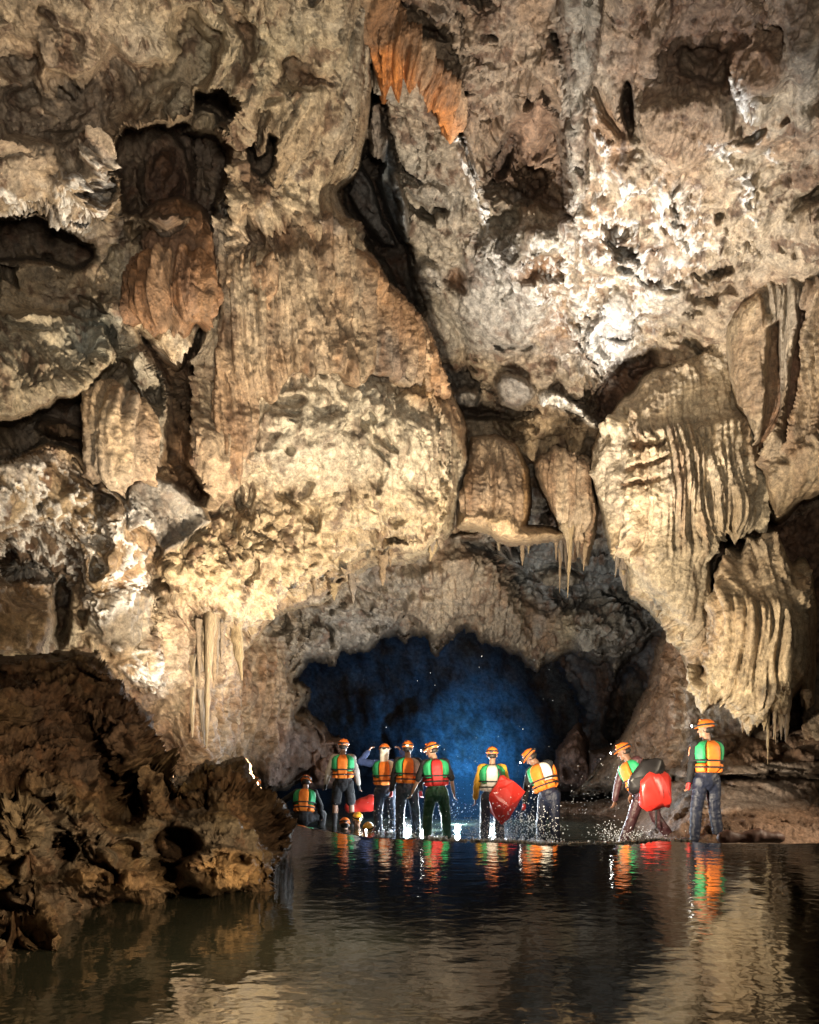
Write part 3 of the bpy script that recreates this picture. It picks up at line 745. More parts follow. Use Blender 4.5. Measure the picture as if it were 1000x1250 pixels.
o_ = mass('flowstone_drapery', [(150, 345), (160, 318), (190, 308), (235, 306), (262, 322), (264, 362), (252, 402), (238, 395), (224, 412), (206, 398), (190, 414), (175, 396), (160, 402), (150, 380)],
          [(150, 345, 10.9), (210, 310, 10.5), (264, 330, 10.8), (210, 350, 10.1), (160, 400, 10.5), (210, 405, 10.3), (255, 400, 10.7)], rim=24, thick=0.8, back=1.5, warp=2.5, style=FST,
          cols=((0.27, 0.14, 0.062), (0.2, 0.095, 0.04), (0.26, 0.16, 0.085)), step=1.4, seed=361.0, stain=0.15, drip=5, driplen=14)
thing(o_, 'fringed rust brown drapery just below the brown dome at the upper left', 'flowstone')
o_ = mass('flowstone_drapery', [(285, 310), (330, 280), (420, 262), (440, 300), (462, 340), (508, 392), (540, 455), (545, 490), (525, 498), (480, 470), (420, 462), (360, 462), (320, 490), (300, 560), (275, 600), (255, 560), (262, 450), (272, 370)],
          [(285, 310, 11.3), (420, 268, 11.9), (455, 345, 12.9), (505, 395, 14.0), (540, 470, 14.7), (430, 460, 12.5), (340, 470, 12.0), (270, 580, 12.0), (262, 440, 11.6), (360, 360, 11.6)], rim=20, thick=0.3, back=1.2, warp=7,
          feats=[(('p', [(430, 290), (470, 340), (515, 390), (550, 460), (550, 500), (520, 500), (500, 440), (460, 380)]), 14, dict(col=(0.36, 0.2, 0.09), cs=0.75)), (('e', 345, 292, 44, 18), 10, dict(d=-0.3, col=BROWN, cs=0.8))],
          style=dict(FST, flute=1.3, tier=0.16, big=0.2, mid=0.12, small=0.05, pit=0.1), cols=((0.37, 0.28, 0.185), (0.3, 0.215, 0.135), (0.32, 0.26, 0.19)), step=1.6, seed=381.0, stain=0.3, drip=2.6, driplen=26)
thing(o_, 'wide fluted drapery with a tawny right rim above the smooth cream bulge', 'flowstone')

fd = mass('flowstone_drapery', [(886, 400), (898, 372), (925, 352), (965, 346), (1280, 330), (1280, 600), (1000, 600), (975, 615), (950, 640), (938, 628), (934, 580), (918, 530), (900, 500), (888, 460)],
          [(886, 400, 13.8), (930, 360, 13.2), (1000, 350, 12.6), (1280, 340, 11), (900, 500, 13.9), (950, 520, 13.2), (1000, 520, 12.8), (1280, 600, 11), (950, 620, 13.6)], rim=24, thick=1.0, back=3, warp=3, drip=2.0, driplen=12,
          feats=[(('p', [(888, 375), (925, 355), (945, 420), (935, 540), (915, 520), (892, 460)]), 8, dict(flute=0.7, smooth=0.3, d=0.35, col=(0.38, 0.29, 0.175), cs=0.8, warp=3)),
                 (('p', [(938, 400), (950, 390), (955, 500), (944, 560), (934, 540)]), 4, dict(d=-0.5, col=BROWN, warp=3)),
                 (('p', [(978, 380), (992, 380), (985, 480), (968, 545), (962, 530)]), 4, dict(d=-0.5, col=(0.13, 0.06, 0.035), warp=3)),
                 (('p', [(935, 590), (1000, 540), (1280, 530), (1280, 640), (960, 640)]), 8, dict(d=0.4, flute=0.6, col=(0.37, 0.28, 0.175)))],
          style=dict(lump=0.05, hollow=0.0, flute=1.9, big=0.12, mid=0.08, cell=0.03, small=0.03, pit=0.04, crack=0.03), cols=((0.36, 0.28, 0.18), (0.31, 0.23, 0.14), (0.33, 0.26, 0.18)), step=1.5, seed=190.0, stain=0.2)
thing(fd, 'tall pleated drapery of tan stone at the right edge above the brown hollow', 'flowstone')

md = mass('flowstone_drapery', [(562, 640), (560, 600), (572, 560), (578, 536), (605, 530), (630, 545), (643, 575), (645, 610), (638, 640), (690, 650), (690, 658), (620, 660), (598, 650)],
          [(570, 560, 16.4), (605, 535, 16.6), (643, 575, 16.4), (605, 600, 15.6), (570, 640, 16), (638, 640, 15.8), (690, 655, 17)], rim=18, thick=0.8, back=2.5, warp=2.5, drip=2.0, driplen=6,
          feats=[(('p', [(630, 545), (648, 575), (648, 640), (634, 640), (634, 580)]), 4, dict(col=(0.40, 0.235, 0.09), cs=0.9, warp=3)),
                 (('p', [(556, 628), (600, 632), (690, 645), (690, 662), (556, 662)]), 5, dict(d=0.35, pop=0.4, flute=0.2, col=(0.44, 0.315, 0.18), cs=0.8))],
          style=dict(lump=0.05, hollow=0.0, flute=0.9, big=0.08, mid=0.06, cell=0.02, small=0.02, pit=0.03, crack=0.03), cols=((0.36, 0.27, 0.18), (0.3, 0.215, 0.14), (0.33, 0.25, 0.17)), step=1.4, seed=205.0, stain=0.15)
thing(md, 'small barrel shaped tawny drapery with an orange edge at the middle of the cave', 'flowstone')

od = mass('flowstone_drapery', [(432, -60), (470, -60), (492, 20), (520, 60), (548, 95), (566, 120), (566, 145), (552, 172), (540, 165), (534, 140), (520, 125), (510, 100), (500, 112), (493, 92), (488, 125), (478, 100), (470, 124), (460, 88), (448, 50), (438, 10)],
          [(440, -50, 10.5), (470, 40, 11.2), (460, 90, 11.4), (510, 80, 11.4), (560, 140, 12.2), (540, 160, 12.3)], rim=14, thick=0.6, back=2, warp=2, drip=3.5, driplen=7,
          feats=[(('p', [(452, 60), (480, 60), (520, 100), (566, 150), (560, 180), (530, 160), (500, 130), (460, 130)]), 12, dict(col=(0.55, 0.19, 0.035), cs=0.9))],
          style=dict(lump=0.05, hollow=0.0, tier=0.05, flute=1.6, big=0.05, mid=0.04, cell=0.01, small=0.015, pit=0.02, crack=0.0), cols=((0.26, 0.145, 0.07), (0.2, 0.105, 0.05), (0.22, 0.135, 0.075)), step=1.3, seed=222.0, freq=1.3, stain=0.1)
thing(od, 'orange fringed drapery hanging from the top centre of the ceiling', 'flowstone')

st_ = mass('stone_curtain', [(655, 560), (690, 540), (722, 560), (726, 620), (715, 690), (705, 665), (698, 685), (688, 650), (676, 630), (662, 600)],
           [(660, 560, 16.6), (720, 560, 16.4), (700, 680, 16.6), (690, 600, 16.2)], rim=16, thick=0.7, back=2, warp=3, drip=2.6, driplen=20,
           style=dict(lump=0.05, hollow=0.0, flute=1.0, big=0.1, mid=0.08, cell=0.03, small=0.03, pit=0.05), cols=((0.34, 0.26, 0.17), (0.28, 0.2, 0.13), (0.3, 0.24, 0.17)), step=1.5, seed=240.0)
thing(st_, 'cluster of drooping brown drips between the tawny drapery and the cream curtain', 'stalactite')

def boulder(name, poly, ctrl, label, cols, **kw):
    b = mass(name, poly, ctrl, mat=kw.pop('mat', M_ROCK), cols=cols, **kw)
    return thing(b, label, 'boulder')

boulder('boulder', [(372, 958), (370, 915), (385, 906), (415, 905), (420, 960)], [(372, 955, 19), (415, 910, 19.5), (395, 935, 18.3), (415, 955, 19)], 'pinkish squat boulder at the water behind the standing caver in shorts',
        ((0.27, 0.17, 0.13), (0.23, 0.14, 0.11), (0.25, 0.18, 0.14)), rim=18, thick=1.0, back=2, warp=3, seed=260.0, step=1.6)
boulder('boulder', [(678, 962), (682, 915), (695, 900), (706, 886), (716, 905), (722, 962)], [(680, 950, 23), (706, 890, 23.4), (700, 930, 22.2), (720, 955, 23)], 'pointed pinkish boulder standing in the far water between the two right waders',
        ((0.25, 0.165, 0.14), (0.21, 0.14, 0.12), (0.22, 0.16, 0.14)), rim=18, thick=1.0, back=2, warp=3, seed=270.0, step=1.6)
boulder('boulder', [(718, 962), (722, 920), (760, 912), (775, 930), (775, 962)], [(720, 955, 21.5), (750, 916, 22), (748, 940, 21), (775, 955, 21.5)], 'low dark boulder in the shade beside the sloping buttress',
        ((0.15, 0.11, 0.1), (0.13, 0.1, 0.09), (0.14, 0.12, 0.11)), rim=18, thick=1.0, back=2, warp=3, seed=280.0, step=1.6)

# dark rock in the foreground
FR = [(-700, 780), (-240, 800), (0, 808), (60, 798), (122, 796), (135, 815), (150, 852), (182, 872), (200, 915), (206, 950), (216, 966), (236, 945), (252, 930), (268, 938), (296, 928), (308, 955), (318, 975), (345, 978), (354, 1010), (346, 1050), (332, 1072), (330, 1100), (250, 1112), (150, 1118), (78, 1150), (72, 1175), (20, 1215), (-240, 1400), (-700, 1500)]
FRC = [(345, 1010, 5.7), (330, 1100, 5.2), (300, 950, 6.0), (250, 1110, 4.85), (200, 960, 5.6), (200, 900, 6.3), (100, 810, 6.6), (0, 810, 6.2), (-240, 810, 5.5), (100, 950, 5.2), (250, 1040, 4.95), (100, 1050, 4.4), (150, 1110, 4.75), (0, 1000, 4.3), (0, 1150, 3.5), (70, 1165, 3.75), (15, 1205, 3.2), (-240, 1000, 3.6), (-240, 1350, 2.2), (-700, 800, 4.6), (-700, 1100, 3.0), (-700, 1450, 1.9)]
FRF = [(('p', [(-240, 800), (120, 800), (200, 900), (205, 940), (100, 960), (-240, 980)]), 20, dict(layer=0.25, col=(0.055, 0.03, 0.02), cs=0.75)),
       (('e', 150, 885, 26, 34), 12, dict(d=0.3, col=(0.1, 0.06, 0.04))),
       (('e', 170, 955, 40, 24), 12, dict(d=0.25, pop=0.2, col=(0.12, 0.075, 0.04))),
       (('e', 150, 975, 26, 40), 8, dict(d=-0.35)), (('e', 80, 1040, 16, 18), 6, dict(d=-0.35, col=HOLLOW_SHADE)),
       (('e', 215, 1032, 26, 16), 7, dict(d=-0.4, col=HOLLOW_SHADE)), (('e', 290, 1044, 12, 7), 4, dict(d=-0.3, col=HOLLOW_SHADE)), (('e', 335, 1010, 22, 26), 8, dict(d=-0.3, col=HOLLOW_SHADE)),
       (('p', [(230, 1050), (270, 1030), (310, 1040), (332, 1072), (325, 1086), (260, 1090)]), 8, dict(d=0.22, col=(0.24, 0.14, 0.06), cs=0.8)),
       (('e', 150, 1075, 60, 20), 10, dict(d=0.2, col=(0.19, 0.11, 0.05), cs=0.7)),
       (('e', 20, 1010, 36, 40), 10, dict(d=0.25, col=(0.15, 0.105, 0.06), cs=0.7)),
       (('e', 45, 1145, 34, 26), 10, dict(d=0.2, col=(0.2, 0.125, 0.06), cs=0.8)),
       (('p', [(-240, 1085), (330, 1084), (330, 1140), (60, 1180), (-240, 1260)]), 10, dict(d=-0.22, col=(0.05, 0.03, 0.018), cs=0.6))]  # shade of the overhang put into the lower edge colour
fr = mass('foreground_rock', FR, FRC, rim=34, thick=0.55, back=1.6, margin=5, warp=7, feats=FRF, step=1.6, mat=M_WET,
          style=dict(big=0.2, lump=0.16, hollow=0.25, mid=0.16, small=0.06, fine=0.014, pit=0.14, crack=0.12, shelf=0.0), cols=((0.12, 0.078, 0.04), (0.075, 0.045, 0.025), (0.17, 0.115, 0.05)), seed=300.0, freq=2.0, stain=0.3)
thing(fr, 'jagged dark brown wet rock rising from the near water at the left', 'rock')

# ---------------------------------------------------------------- water
def water_material(name, base, rough, b1, b2, s1, s2, ior=1.5):
    m = bpy.data.materials.new(name)
    nt, N, L = nodes_of(m)
    b = N['Principled BSDF']
    b.inputs['Base Color'].default_value = base + (1,)
    b.inputs['Roughness'].default_value = rough
    b.inputs['IOR'].default_value = ior
    tc = N.new('ShaderNodeTexCoord')
    mp = N.new('ShaderNodeMapping')
    mp.inputs['Scale'].default_value = (1.0, 1.0, 1.0)
    L.new(tc.outputs['Object'], mp.inputs['Vector'])
    n1 = N.new('ShaderNodeTexNoise'); n1.inputs['Scale'].default_value = s1; n1.inputs['Detail'].default_value = 3
    n2 = N.new('ShaderNodeTexNoise'); n2.inputs['Scale'].default_value = s2; n2.inputs['Detail'].default_value = 2
    L.new(mp.outputs[0], n1.inputs['Vector']); L.new(mp.outputs[0], n2.inputs['Vector'])
    p1 = N.new('ShaderNodeBump'); p1.inputs['Strength'].default_value = 1.0; p1.inputs['Distance'].default_value = b1
    p2 = N.new('ShaderNodeBump'); p2.inputs['Strength'].default_value = 1.0; p2.inputs['Distance'].default_value = b2
    L.new(n1.outputs['Fac'], p1.inputs['Height']); L.new(n2.outputs['Fac'], p2.inputs['Height'])
    L.new(p1.outputs[0], p2.inputs['Normal']); L.new(p2.outputs[0], b.inputs['Normal'])
    return m

M_POOL = water_material('pool_water', (0.018, 0.019, 0.013), 0.055, 0.0055, 0.0024, 2.4, 9.0, 2.2)
M_RIVER = water_material('river_water', (0.022, 0.032, 0.024), 0.10, 0.05, 0.02, 2.0, 7.0)

def lip_y(x):     # distance of the dam's crest
    px = CX + FOC * x / 8.6
    pts = [(-900, 10.6), (340, 10.3), (380, 9.7), (450, 8.9), (550, 8.45), (650, 8.2), (750, 8.2), (800, 8.45), (850, 8.3), (1000, 8.25), (1900, 8.25)]
    return float(np.interp(px, [a for a, _ in pts], [b for _, b in pts])) + 0.05 * math.sin(x * 3.1) + 0.04 * math.sin(x * 7.3 + 1) + 0.02 * math.sin(x * 17.7)

xs = np.arange(-12, 12.01, 0.06)
ts = np.concatenate([np.linspace(-8, 0, 12)[:-1], np.linspace(0, 1, 60)])
V = []
for t in ts:
    for x in xs:
        ly = lip_y(x)
        y = t if t <= 0 else t * ly
        V.append((x, y, 0.0))
ny = len(ts)
for k in range(1, 7):
    a = k / 6 * math.pi / 2
    for x in xs:
        V.append((x, lip_y(x) + 0.10 * math.sin(a), -0.10 * (1 - math.cos(a))))
for x in xs:
    V.append((x, lip_y(x) + 0.16 + 0.03 * math.sin(x * 9), -0.6))
nr_ = ny + 7
G = np.arange(nr_ * len(xs)).reshape(nr_, len(xs))
Q = np.stack([G[:-1, :-1].ravel(), G[:-1, 1:].ravel(), G[1:, 1:].ravel(), G[1:, :-1].ravel()], 1)
pool = link('pool_water', mesh_np('pool_water', np.array(V), Q), M_POOL)
tag(pool, 'dark still pool in front, held back by a low natural dam', kind='structure')

Q = np.array([[0, 1, 2, 3]])
river = link('river_water', mesh_np('river_water', np.array([(-30, 8.0, -0.5), (30, 8.0, -0.5), (30, 72, -0.5), (-30, 72, -0.5)], dtype=f32), Q), M_RIVER)
tag(river, 'grey green river running back into the far chamber', kind='structure')

# ---------------------------------------------------------------- people
SKIN = flat_material('skin', (0.30, 0.17, 0.11), 0.5, vary=0.12)
SKIN_D = flat_material('tanned_skin', (0.2, 0.105, 0.065), 0.5, vary=0.12)
def cloth(name, col, **k):
    return flat_material(name, col, k.pop('rough', 0.8), scale=k.pop('scale', 14), vary=k.pop('vary', 0.25), bump=k.pop('bump', 0.6), **k)
ORANGE_F = cloth('orange_nylon', (0.78, 0.20, 0.02), rough=0.6)
GREEN_F = cloth('green_nylon', (0.02, 0.33, 0.12), rough=0.6)
RED_F = cloth('red_nylon', (0.52, 0.025, 0.025), rough=0.6)
WHITE_F = cloth('white_nylon', (0.72, 0.7, 0.62), rough=0.6)
BLACK_F = cloth('black_cloth', (0.008, 0.008, 0.010))
NAVY_F = cloth('navy_cloth', (0.010, 0.015, 0.036), rough=0.55)
BLUE_F = cloth('blue_cloth', (0.05, 0.09, 0.26))
GREY_F = cloth('blue_grey_cloth', (0.035, 0.05, 0.08), rough=0.55)
PALE_F = cloth('pale_cloth', (0.34, 0.31, 0.27))
YELLOW_F = cloth('yellow_cloth', (0.62, 0.33, 0.03))
DGREEN_F = cloth('wet_green_cloth', (0.02, 0.09, 0.045), rough=0.5)
MAROON_F = cloth('maroon_cloth', (0.055, 0.018, 0.022), rough=0.5)
STRAP = flat_material('black_webbing', (0.012, 0.012, 0.013), 0.7)
HELM = flat_material('orange_plastic', (0.72, 0.17, 0.02), 0.32, vary=0.12)
HELM_Y = flat_material('yellow_plastic', (0.8, 0.42, 0.03), 0.32, vary=0.12)
HAIR = flat_material('black_hair', (0.012, 0.01, 0.009), 0.6)
GLASSY = flat_material('headlamp_lens', (0.8, 0.8, 0.75), 0.2, emit=((1.0, 0.95, 0.85), 25.0))
RUBBER = flat_material('dark_rubber', (0.02, 0.02, 0.022), 0.6)
BAG_RED = flat_material('red_tarpaulin', (0.5, 0.03, 0.022), 0.35, vary=0.2, scale=5, bump=0.3)
BAG_BLACK = flat_material('black_tarpaulin', (0.014, 0.013, 0.014), 0.45, vary=0.3, scale=6)

def _ico(n):
    b = bmesh.new()
    bmesh.ops.create_icosphere(b, subdivisions=n, radius=1.0)
    v = np.array([x.co[:] for x in b.verts]); f = [[x.index for x in q.verts] for q in b.faces]
    b.free()
    return v, np.array(f)
ICO2, ICO3 = _ico(2), _ico(3)

class Soup:
    def __init__(s):
        s.V, s.F, s.n = [], [], 0
    def add(s, v, f):
        s.V.append(np.asarray(v, float)); s.F += [[i + s.n for i in q] for q in f]; s.n += len(v)
    def ball(s, c, r, rot=None):
        v = ICO2[0] * (np.array(r) if hasattr(r, '__len__') else r)
        if rot is not None: v = v @ np.array(rot).T
        s.add(v + np.array(c), ICO2[1].tolist())
    def bone(s, a, b, ra, rb, flat=None):
        a, b = Vector(a), Vector(b)
        d = b - a
        L = max(d.length, 1e-4)
        z = d / L
        x = z.orthogonal().normalized() if flat is None else (Vector(flat[0]) - z * Vector(flat[0]).dot(z)).normalized()
        y = z.cross(x)
        fy = 1.0 if flat is None else flat[1]
        rings, K = [], 12
        prof = [(-math.cos(t) * ra, math.sin(t) * ra) for t in (0.25, 0.7, 1.2)] + [(L * q, ra + (rb - ra) * q) for q in (0, .25, .5, .75, 1)] + [(L + math.cos(t) * rb, math.sin(t) * rb) for t in (1.2, 0.7, 0.25)]
        v, f = [], []
        for h, r in prof:
            for k in range(K):
                t = 2 * math.pi * k / K
                v.append(a + z * h + x * (r * math.cos(t)) + y * (r * fy * math.sin(t)))
        m = len(prof)
        for i in range(m - 1):
            for k in range(K):
                f.append([i * K + k, i * K + (k + 1) % K, (i + 1) * K + (k + 1) % K, (i + 1) * K + k])
        f.append(list(range(K))[::-1]); f.append([(m - 1) * K + k for k in range(K)])
        s.add([p[:] for p in v], f)
    def mesh(s, name, voxel=None, smooth=6, crease=0.0):
        me = bpy.data.meshes.new(name)
        me.from_pydata(np.concatenate(s.V).tolist(), [], s.F)
        me.update()
        if voxel:
            o = bpy.data.objects.new('remeshing', me)
            COL.objects.link(o)
            md = o.modifiers.new('r', 'REMESH'); md.mode = 'VOXEL'; md.voxel_size = voxel
            ms = o.modifiers.new('s', 'SMOOTH'); ms.factor = 0.5; ms.iterations = smooth
            dg = bpy.context.evaluated_depsgraph_get()
            me2 = bpy.data.meshes.new_from_object(o.evaluated_get(dg))
            bpy.data.objects.remove(o); bpy.data.meshes.remove(me)
            me = me2; me.name = name
        if crease:
            n = len(me.vertices); co = np.empty(n * 3, f32); me.vertices.foreach_get('co', co); co = co.reshape(-1, 3)
            no = np.empty(n * 3, f32); me.vertices.foreach_get('normal', no); no = no.reshape(-1, 3)
            co = co + no * (crease * fbm(co * np.array([9, 9, 13], f32) + _rng.random() * 50, 3, 0.5, True))[:, None]
            me.vertices.foreach_set('co', co.astype(f32).ravel()); me.update()
        me.polygons.foreach_set('use_smooth', np.ones(len(me.polygons), bool))
        return me

def nrm(v): return Vector(v).normalized()

def figure(pos, yaw, pose, label, look, s=1.0, group='cavers in helmets and life vests'):
    """one person; frame: x to the right, y forward (the way the person faces), z up, feet near z = 0"""
    hip0 = Vector(pose.get('pelvis', (0, 0, 0.93)))
    up = nrm(pose.get('torso', (0, 0.05, 1)))
    rt = Vector(pose.get('right', (1, 0, 0))); rt = (rt - up * rt.dot(up)).normalized()
    fw = up.cross(rt)
    waist, chest, neck = hip0 + up * 0.16, hip0 + up * 0.36, hip0 + up * 0.53
    hd = nrm(pose.get('head', up)); head = neck + hd * 0.16
    hf = nrm(pose.get('look', fw)); hf = (hf - hd * hf.dot(hd)).normalized(); hr = hf.cross(hd)
    J = {}
    for sd, sg in (('l', -1), ('r', 1)):
        th, sh, ft = pose.get('leg_' + sd, ((0.03 * sg, 0, -1), (0, 0, -1), (0.15 * sg, 1, 0)))
        J['hip' + sd] = hip0 + rt * (0.095 * sg) - up * 0.03
        J['knee' + sd] = J['hip' + sd] + nrm(th) * 0.43
        J['ank' + sd] = J['knee' + sd] + nrm(sh) * 0.40
        J['toe' + sd] = J['ank' + sd] + nrm(ft) * 0.17 - Vector((0, 0, 0.045))
        ua, fa = pose.get('arm_' + sd, ((0.2 * sg, 0, -1), (0.05 * sg, 0.2, -1)))
        J['sho' + sd] = hip0 + up * 0.47 + rt * (0.175 * sg)
        J['elb' + sd] = J['sho' + sd] + nrm(ua) * 0.28
        J['wri' + sd] = J['elb' + sd] + nrm(fa) * 0.25
        J['hdir' + sd] = nrm(pose.get('hand_' + sd, fa))
    B = Soup()
    B.bone(hip0 - up * 0.02, waist, 0.135, 0.125, (rt, 0.78)); B.bone(waist, chest, 0.125, 0.155, (rt, 0.72)); B.bone(chest, neck - up * 0.06, 0.15, 0.09, (rt, 0.7))
    B.bone(neck - up * 0.06, neck + hd * 0.07, 0.06, 0.053)
    rot = np.array([[hr[i], hf[i], hd[i]] for i in range(3)])
    H = lambda x, y, z: head + hr * x + hf * y + hd * z
    B.ball(H(0, -0.01, 0.03), (0.076, 0.095, 0.1), rot); B.ball(H(0, 0.025, -0.045), (0.058, 0.068, 0.07), rot)
    B.bone(H(0, 0.085, 0.02), H(0, 0.108, -0.018), 0.009, 0.016); B.ball(H(0, 0.085, -0.06), (0.027, 0.014, 0.011), rot); B.ball(H(0, 0.08, -0.095), (0.024, 0.02, 0.018), rot)
    for sg in (-1, 1):
        B.ball(H(0.079 * sg, -0.012, -0.005), (0.012, 0.022, 0.034), rot); B.ball(H(0.03 * sg, 0.078, 0.035), (0.022, 0.015, 0.01), rot); B.ball(H(0.032 * sg, 0.08, 0.016), (0.012, 0.01, 0.008), rot)
    for sd, sg in (('l', -1), ('r', 1)):
        B.bone(J['hip' + sd], J['knee' + sd], 0.082, 0.054); B.bone(J['knee' + sd], J['knee' + sd].lerp(J['ank' + sd], 0.35), 0.054, 0.055); B.bone(J['knee' + sd].lerp(J['ank' + sd], 0.35), J['ank' + sd], 0.055, 0.036)
        B.bone(J['ank' + sd] - Vector((0, 0, 0.03)), J['toe' + sd], 0.042, 0.034)
        B.bone(J['sho' + sd] - rt * (0.05 * sg), J['sho' + sd], 0.062, 0.058); B.bone(J['sho' + sd], J['elb' + sd], 0.052, 0.04); B.bone(J['elb' + sd], J['wri' + sd], 0.04, 0.027)
        h = J['hdir' + sd]; w = J['wri' + sd]
        side = (fw - h * fw.dot(h)); side = side.normalized() if side.length > 0.1 else rt
        nm = h.cross(side)
        B.bone(w, w + h * 0.08, 0.026, 0.036, (side, 0.5))
        for k, (off, ln) in enumerate(((0.030, 0.075), (0.010, 0.085), (-0.010, 0.078), (-0.029, 0.06))):
            a = w + h * 0.075 + side * off
            b = a + (h * 0.9 + nm * (0.25 * sg)).normalized() * ln * 0.55
            c = b + (h * 0.6 + nm * (0.7 * sg)).normalized() * ln * 0.5
            B.bone(a, b, 0.0095, 0.009); B.bone(b, c, 0.009, 0.0075)
        a = w + h * 0.03 + side * 0.03; b = a + (side * 0.75 + h * 0.7).normalized() * 0.035
        B.bone(a, b, 0.012, 0.011); B.bone(b, b + (h * 0.95 + side * 0.2).normalized() * 0.03, 0.011, 0.008)
    body = link('person', B.mesh('person', 0.0075, 5), look.get('skin', SKIN))
    tag(body, label, 'person', group)
    body.location = pos; body.rotation_euler = (0, 0, R(yaw)); body.scale = (s, s, s)
    # clothes
    if look.get('shirt'):
        S = Soup(); k = 0.014
        S.bone(hip0 + up * 0.02, waist, 0.135 + k, 0.125 + k, (rt, 0.8)); S.bone(waist, chest, 0.125 + k, 0.155 + k, (rt, 0.74)); S.bone(chest, neck - up * 0.07, 0.15 + k, 0.085, (rt, 0.72))
        for sd, sg in (('l', -1), ('r', 1)):
            S.bone(J['sho' + sd] - rt * (0.05 * sg), J['sho' + sd], 0.065 + k, 0.06 + k); S.bone(J['sho' + sd], J['elb' + sd], 0.054 + k, 0.043 + k)
            if look.get('sleeve', 1): S.bone(J['elb' + sd], J['elb' + sd].lerp(J['wri' + sd], 0.93), 0.042 + k, 0.03 + k)
        link('shirt', S.mesh('shirt', 0.012, 3, 0.012), look['shirt'], body)
    S = Soup(); k = 0.016
    S.bone(hip0 - up * 0.03, waist - up * 0.02, 0.14 + k, 0.128 + k, (rt, 0.82))
    for sd in 'lr':
        S.bone(J['hip' + sd], J['hip' + sd].lerp(J['knee' + sd], 0.78) if look.get('shorts') else J['knee' + sd], 0.084 + k, (0.072 if look.get('shorts') else 0.06) + k)
        if not look.get('shorts'):
            S.bone(J['knee' + sd], J['knee' + sd].lerp(J['ank' + sd], 0.4), 0.06 + k, 0.058 + k); S.bone(J['knee' + sd].lerp(J['ank' + sd], 0.4), J['ank' + sd], 0.058 + k, 0.046 + k)
    link('shorts' if look.get('shorts') else 'trousers', S.mesh('trousers', 0.012, 3, 0.014), look['legs'], body)
    for sd in 'lr':
        S = Soup()
        if look.get('socks'): S.bone(J['knee' + sd].lerp(J['ank' + sd], 0.4), J['ank' + sd], 0.064, 0.046)
        S.bone(J['ank' + sd] + Vector((0, 0, 0.03)), J['ank' + sd] - Vector((0, 0, 0.035)), 0.052, 0.054); S.bone(J['ank' + sd] - Vector((0, 0, 0.035)), J['toe' + sd], 0.052, 0.046)
        link('boot', S.mesh('boot', 0.012, 3), RUBBER, body)
    # life vest: padded panels round the torso
    base = hip0 + up * 0.08
    prof = [(0.0, 0.165, 0.142), (0.12, 0.170, 0.148), (0.26, 0.190, 0.158), (0.37, 0.186, 0.148), (0.43, 0.145, 0.122), (0.465, 0.095, 0.092)]
    def ring(t, ang, o):
        t = np.interp(t, [0, 1], [0, 0.465])
        a = np.interp(t, [p[0] for p in prof], [p[1] for p in prof]) + o; b = np.interp(t, [p[0] for p in prof], [p[2] for p in prof]) + o
        c, q = math.cos(ang), math.sin(ang)
        c = math.copysign(abs(c) ** 0.8, c); q = math.copysign(abs(q) ** 0.8, q)
        return base + up * t + rt * (a * c) + fw * (b * q)
    def panel(name, a0, a1, t0, t1, m, parent, th=0.04, nu=10, nv=10):
        v, f = [], []
        for lay in (0, 1):
            for i in range(nv + 1):
                for j in range(nu + 1):
                    u, w = j / nu, i / nv
                    e = max(0.0, 1 - (2 * u - 1) ** 6) ** 0.5 * max(0.0, 1 - (2 * w - 1) ** 6) ** 0.5
                    o = th * e * (1 + 0.12 * math.sin(9 * u + 5 * w + a0)) if lay else -0.02
                    v.append(ring(t0 + (t1 - t0) * w, R(a0 + (a1 - a0) * u), o)[:])
        n = (nu + 1) * (nv + 1)
        for i in range(nv):
            for j in range(nu):
                a = i * (nu + 1) + j
                f.append([a + n, a + 1 + n, a + nu + 2 + n, a + nu + 1 + n]); f.append([a, a + nu + 1, a + nu + 2, a + 1])
        for i in range(nv):
            for a, sg in ((i * (nu + 1), 1), (i * (nu + 1) + nu, -1)):
                q = [a, a + n, a + nu + 1 + n, a + nu + 1]; f.append(q if sg > 0 else q[::-1])
        for j in range(nu):
            for a, sg in ((j, -1), (nv * (nu + 1) + j, 1)):
                q = [a, a + n, a + 1 + n, a + 1]; f.append(q if sg > 0 else q[::-1])
        me = bpy.data.meshes.new(name); me.from_pydata(v, [], f); me.update()
        me.polygons.foreach_set('use_smooth', np.ones(len(me.polygons), bool))
        return link(name, me, m, parent)
    lv = bpy.data.objects.new('life_vest', None); COL.objects.link(lv); lv.parent = body
    pb, ps = look.get('vest', ORANGE_F), look.get('side', GREEN_F)
    pl, pr = look.get('side_l', ps), look.get('side_r', ps)
    panel('back_panel', -114, -66, 0.0, 0.97, pb, lv, 0.05)
    panel('side_panel', -178, -116, 0.30, 0.97, pl, lv, 0.035); panel('side_panel', -64, -2, 0.30, 0.97, pr, lv, 0.035)
    panel('side_panel', -178, -116, 0.0, 0.28, pb, lv, 0.04); panel('side_panel', -64, -2, 0.0, 0.28, pb, lv, 0.04)
    panel('front_panel', 2, 86, 0.0, 0.95, pb, lv, 0.05); panel('front_panel', 94, 178, 0.0, 0.95, pb, lv, 0.05)
    for tz in (0.16, 0.36):
        v, f, K = [], [], 40
        for k in range(K):
            an = 2 * math.pi * k / K
            for o, dz in ((0.02, -0.025), (0.056, -0.025), (0.056, 0.025), (0.02, 0.025)): v.append(ring(tz + dz, an, o)[:])
        for k in range(K):
            for q in range(4):
                a, b = 4 * k, 4 * ((k + 1) % K)
                f.append([a + q, b + q, b + (q + 1) % 4, a + (q + 1) % 4])
        me = bpy.data.meshes.new('strap'); me.from_pydata(v, [], f); me.update()
        link('strap', me, STRAP, lv)
    # helmet with its lamp
    S = Soup()
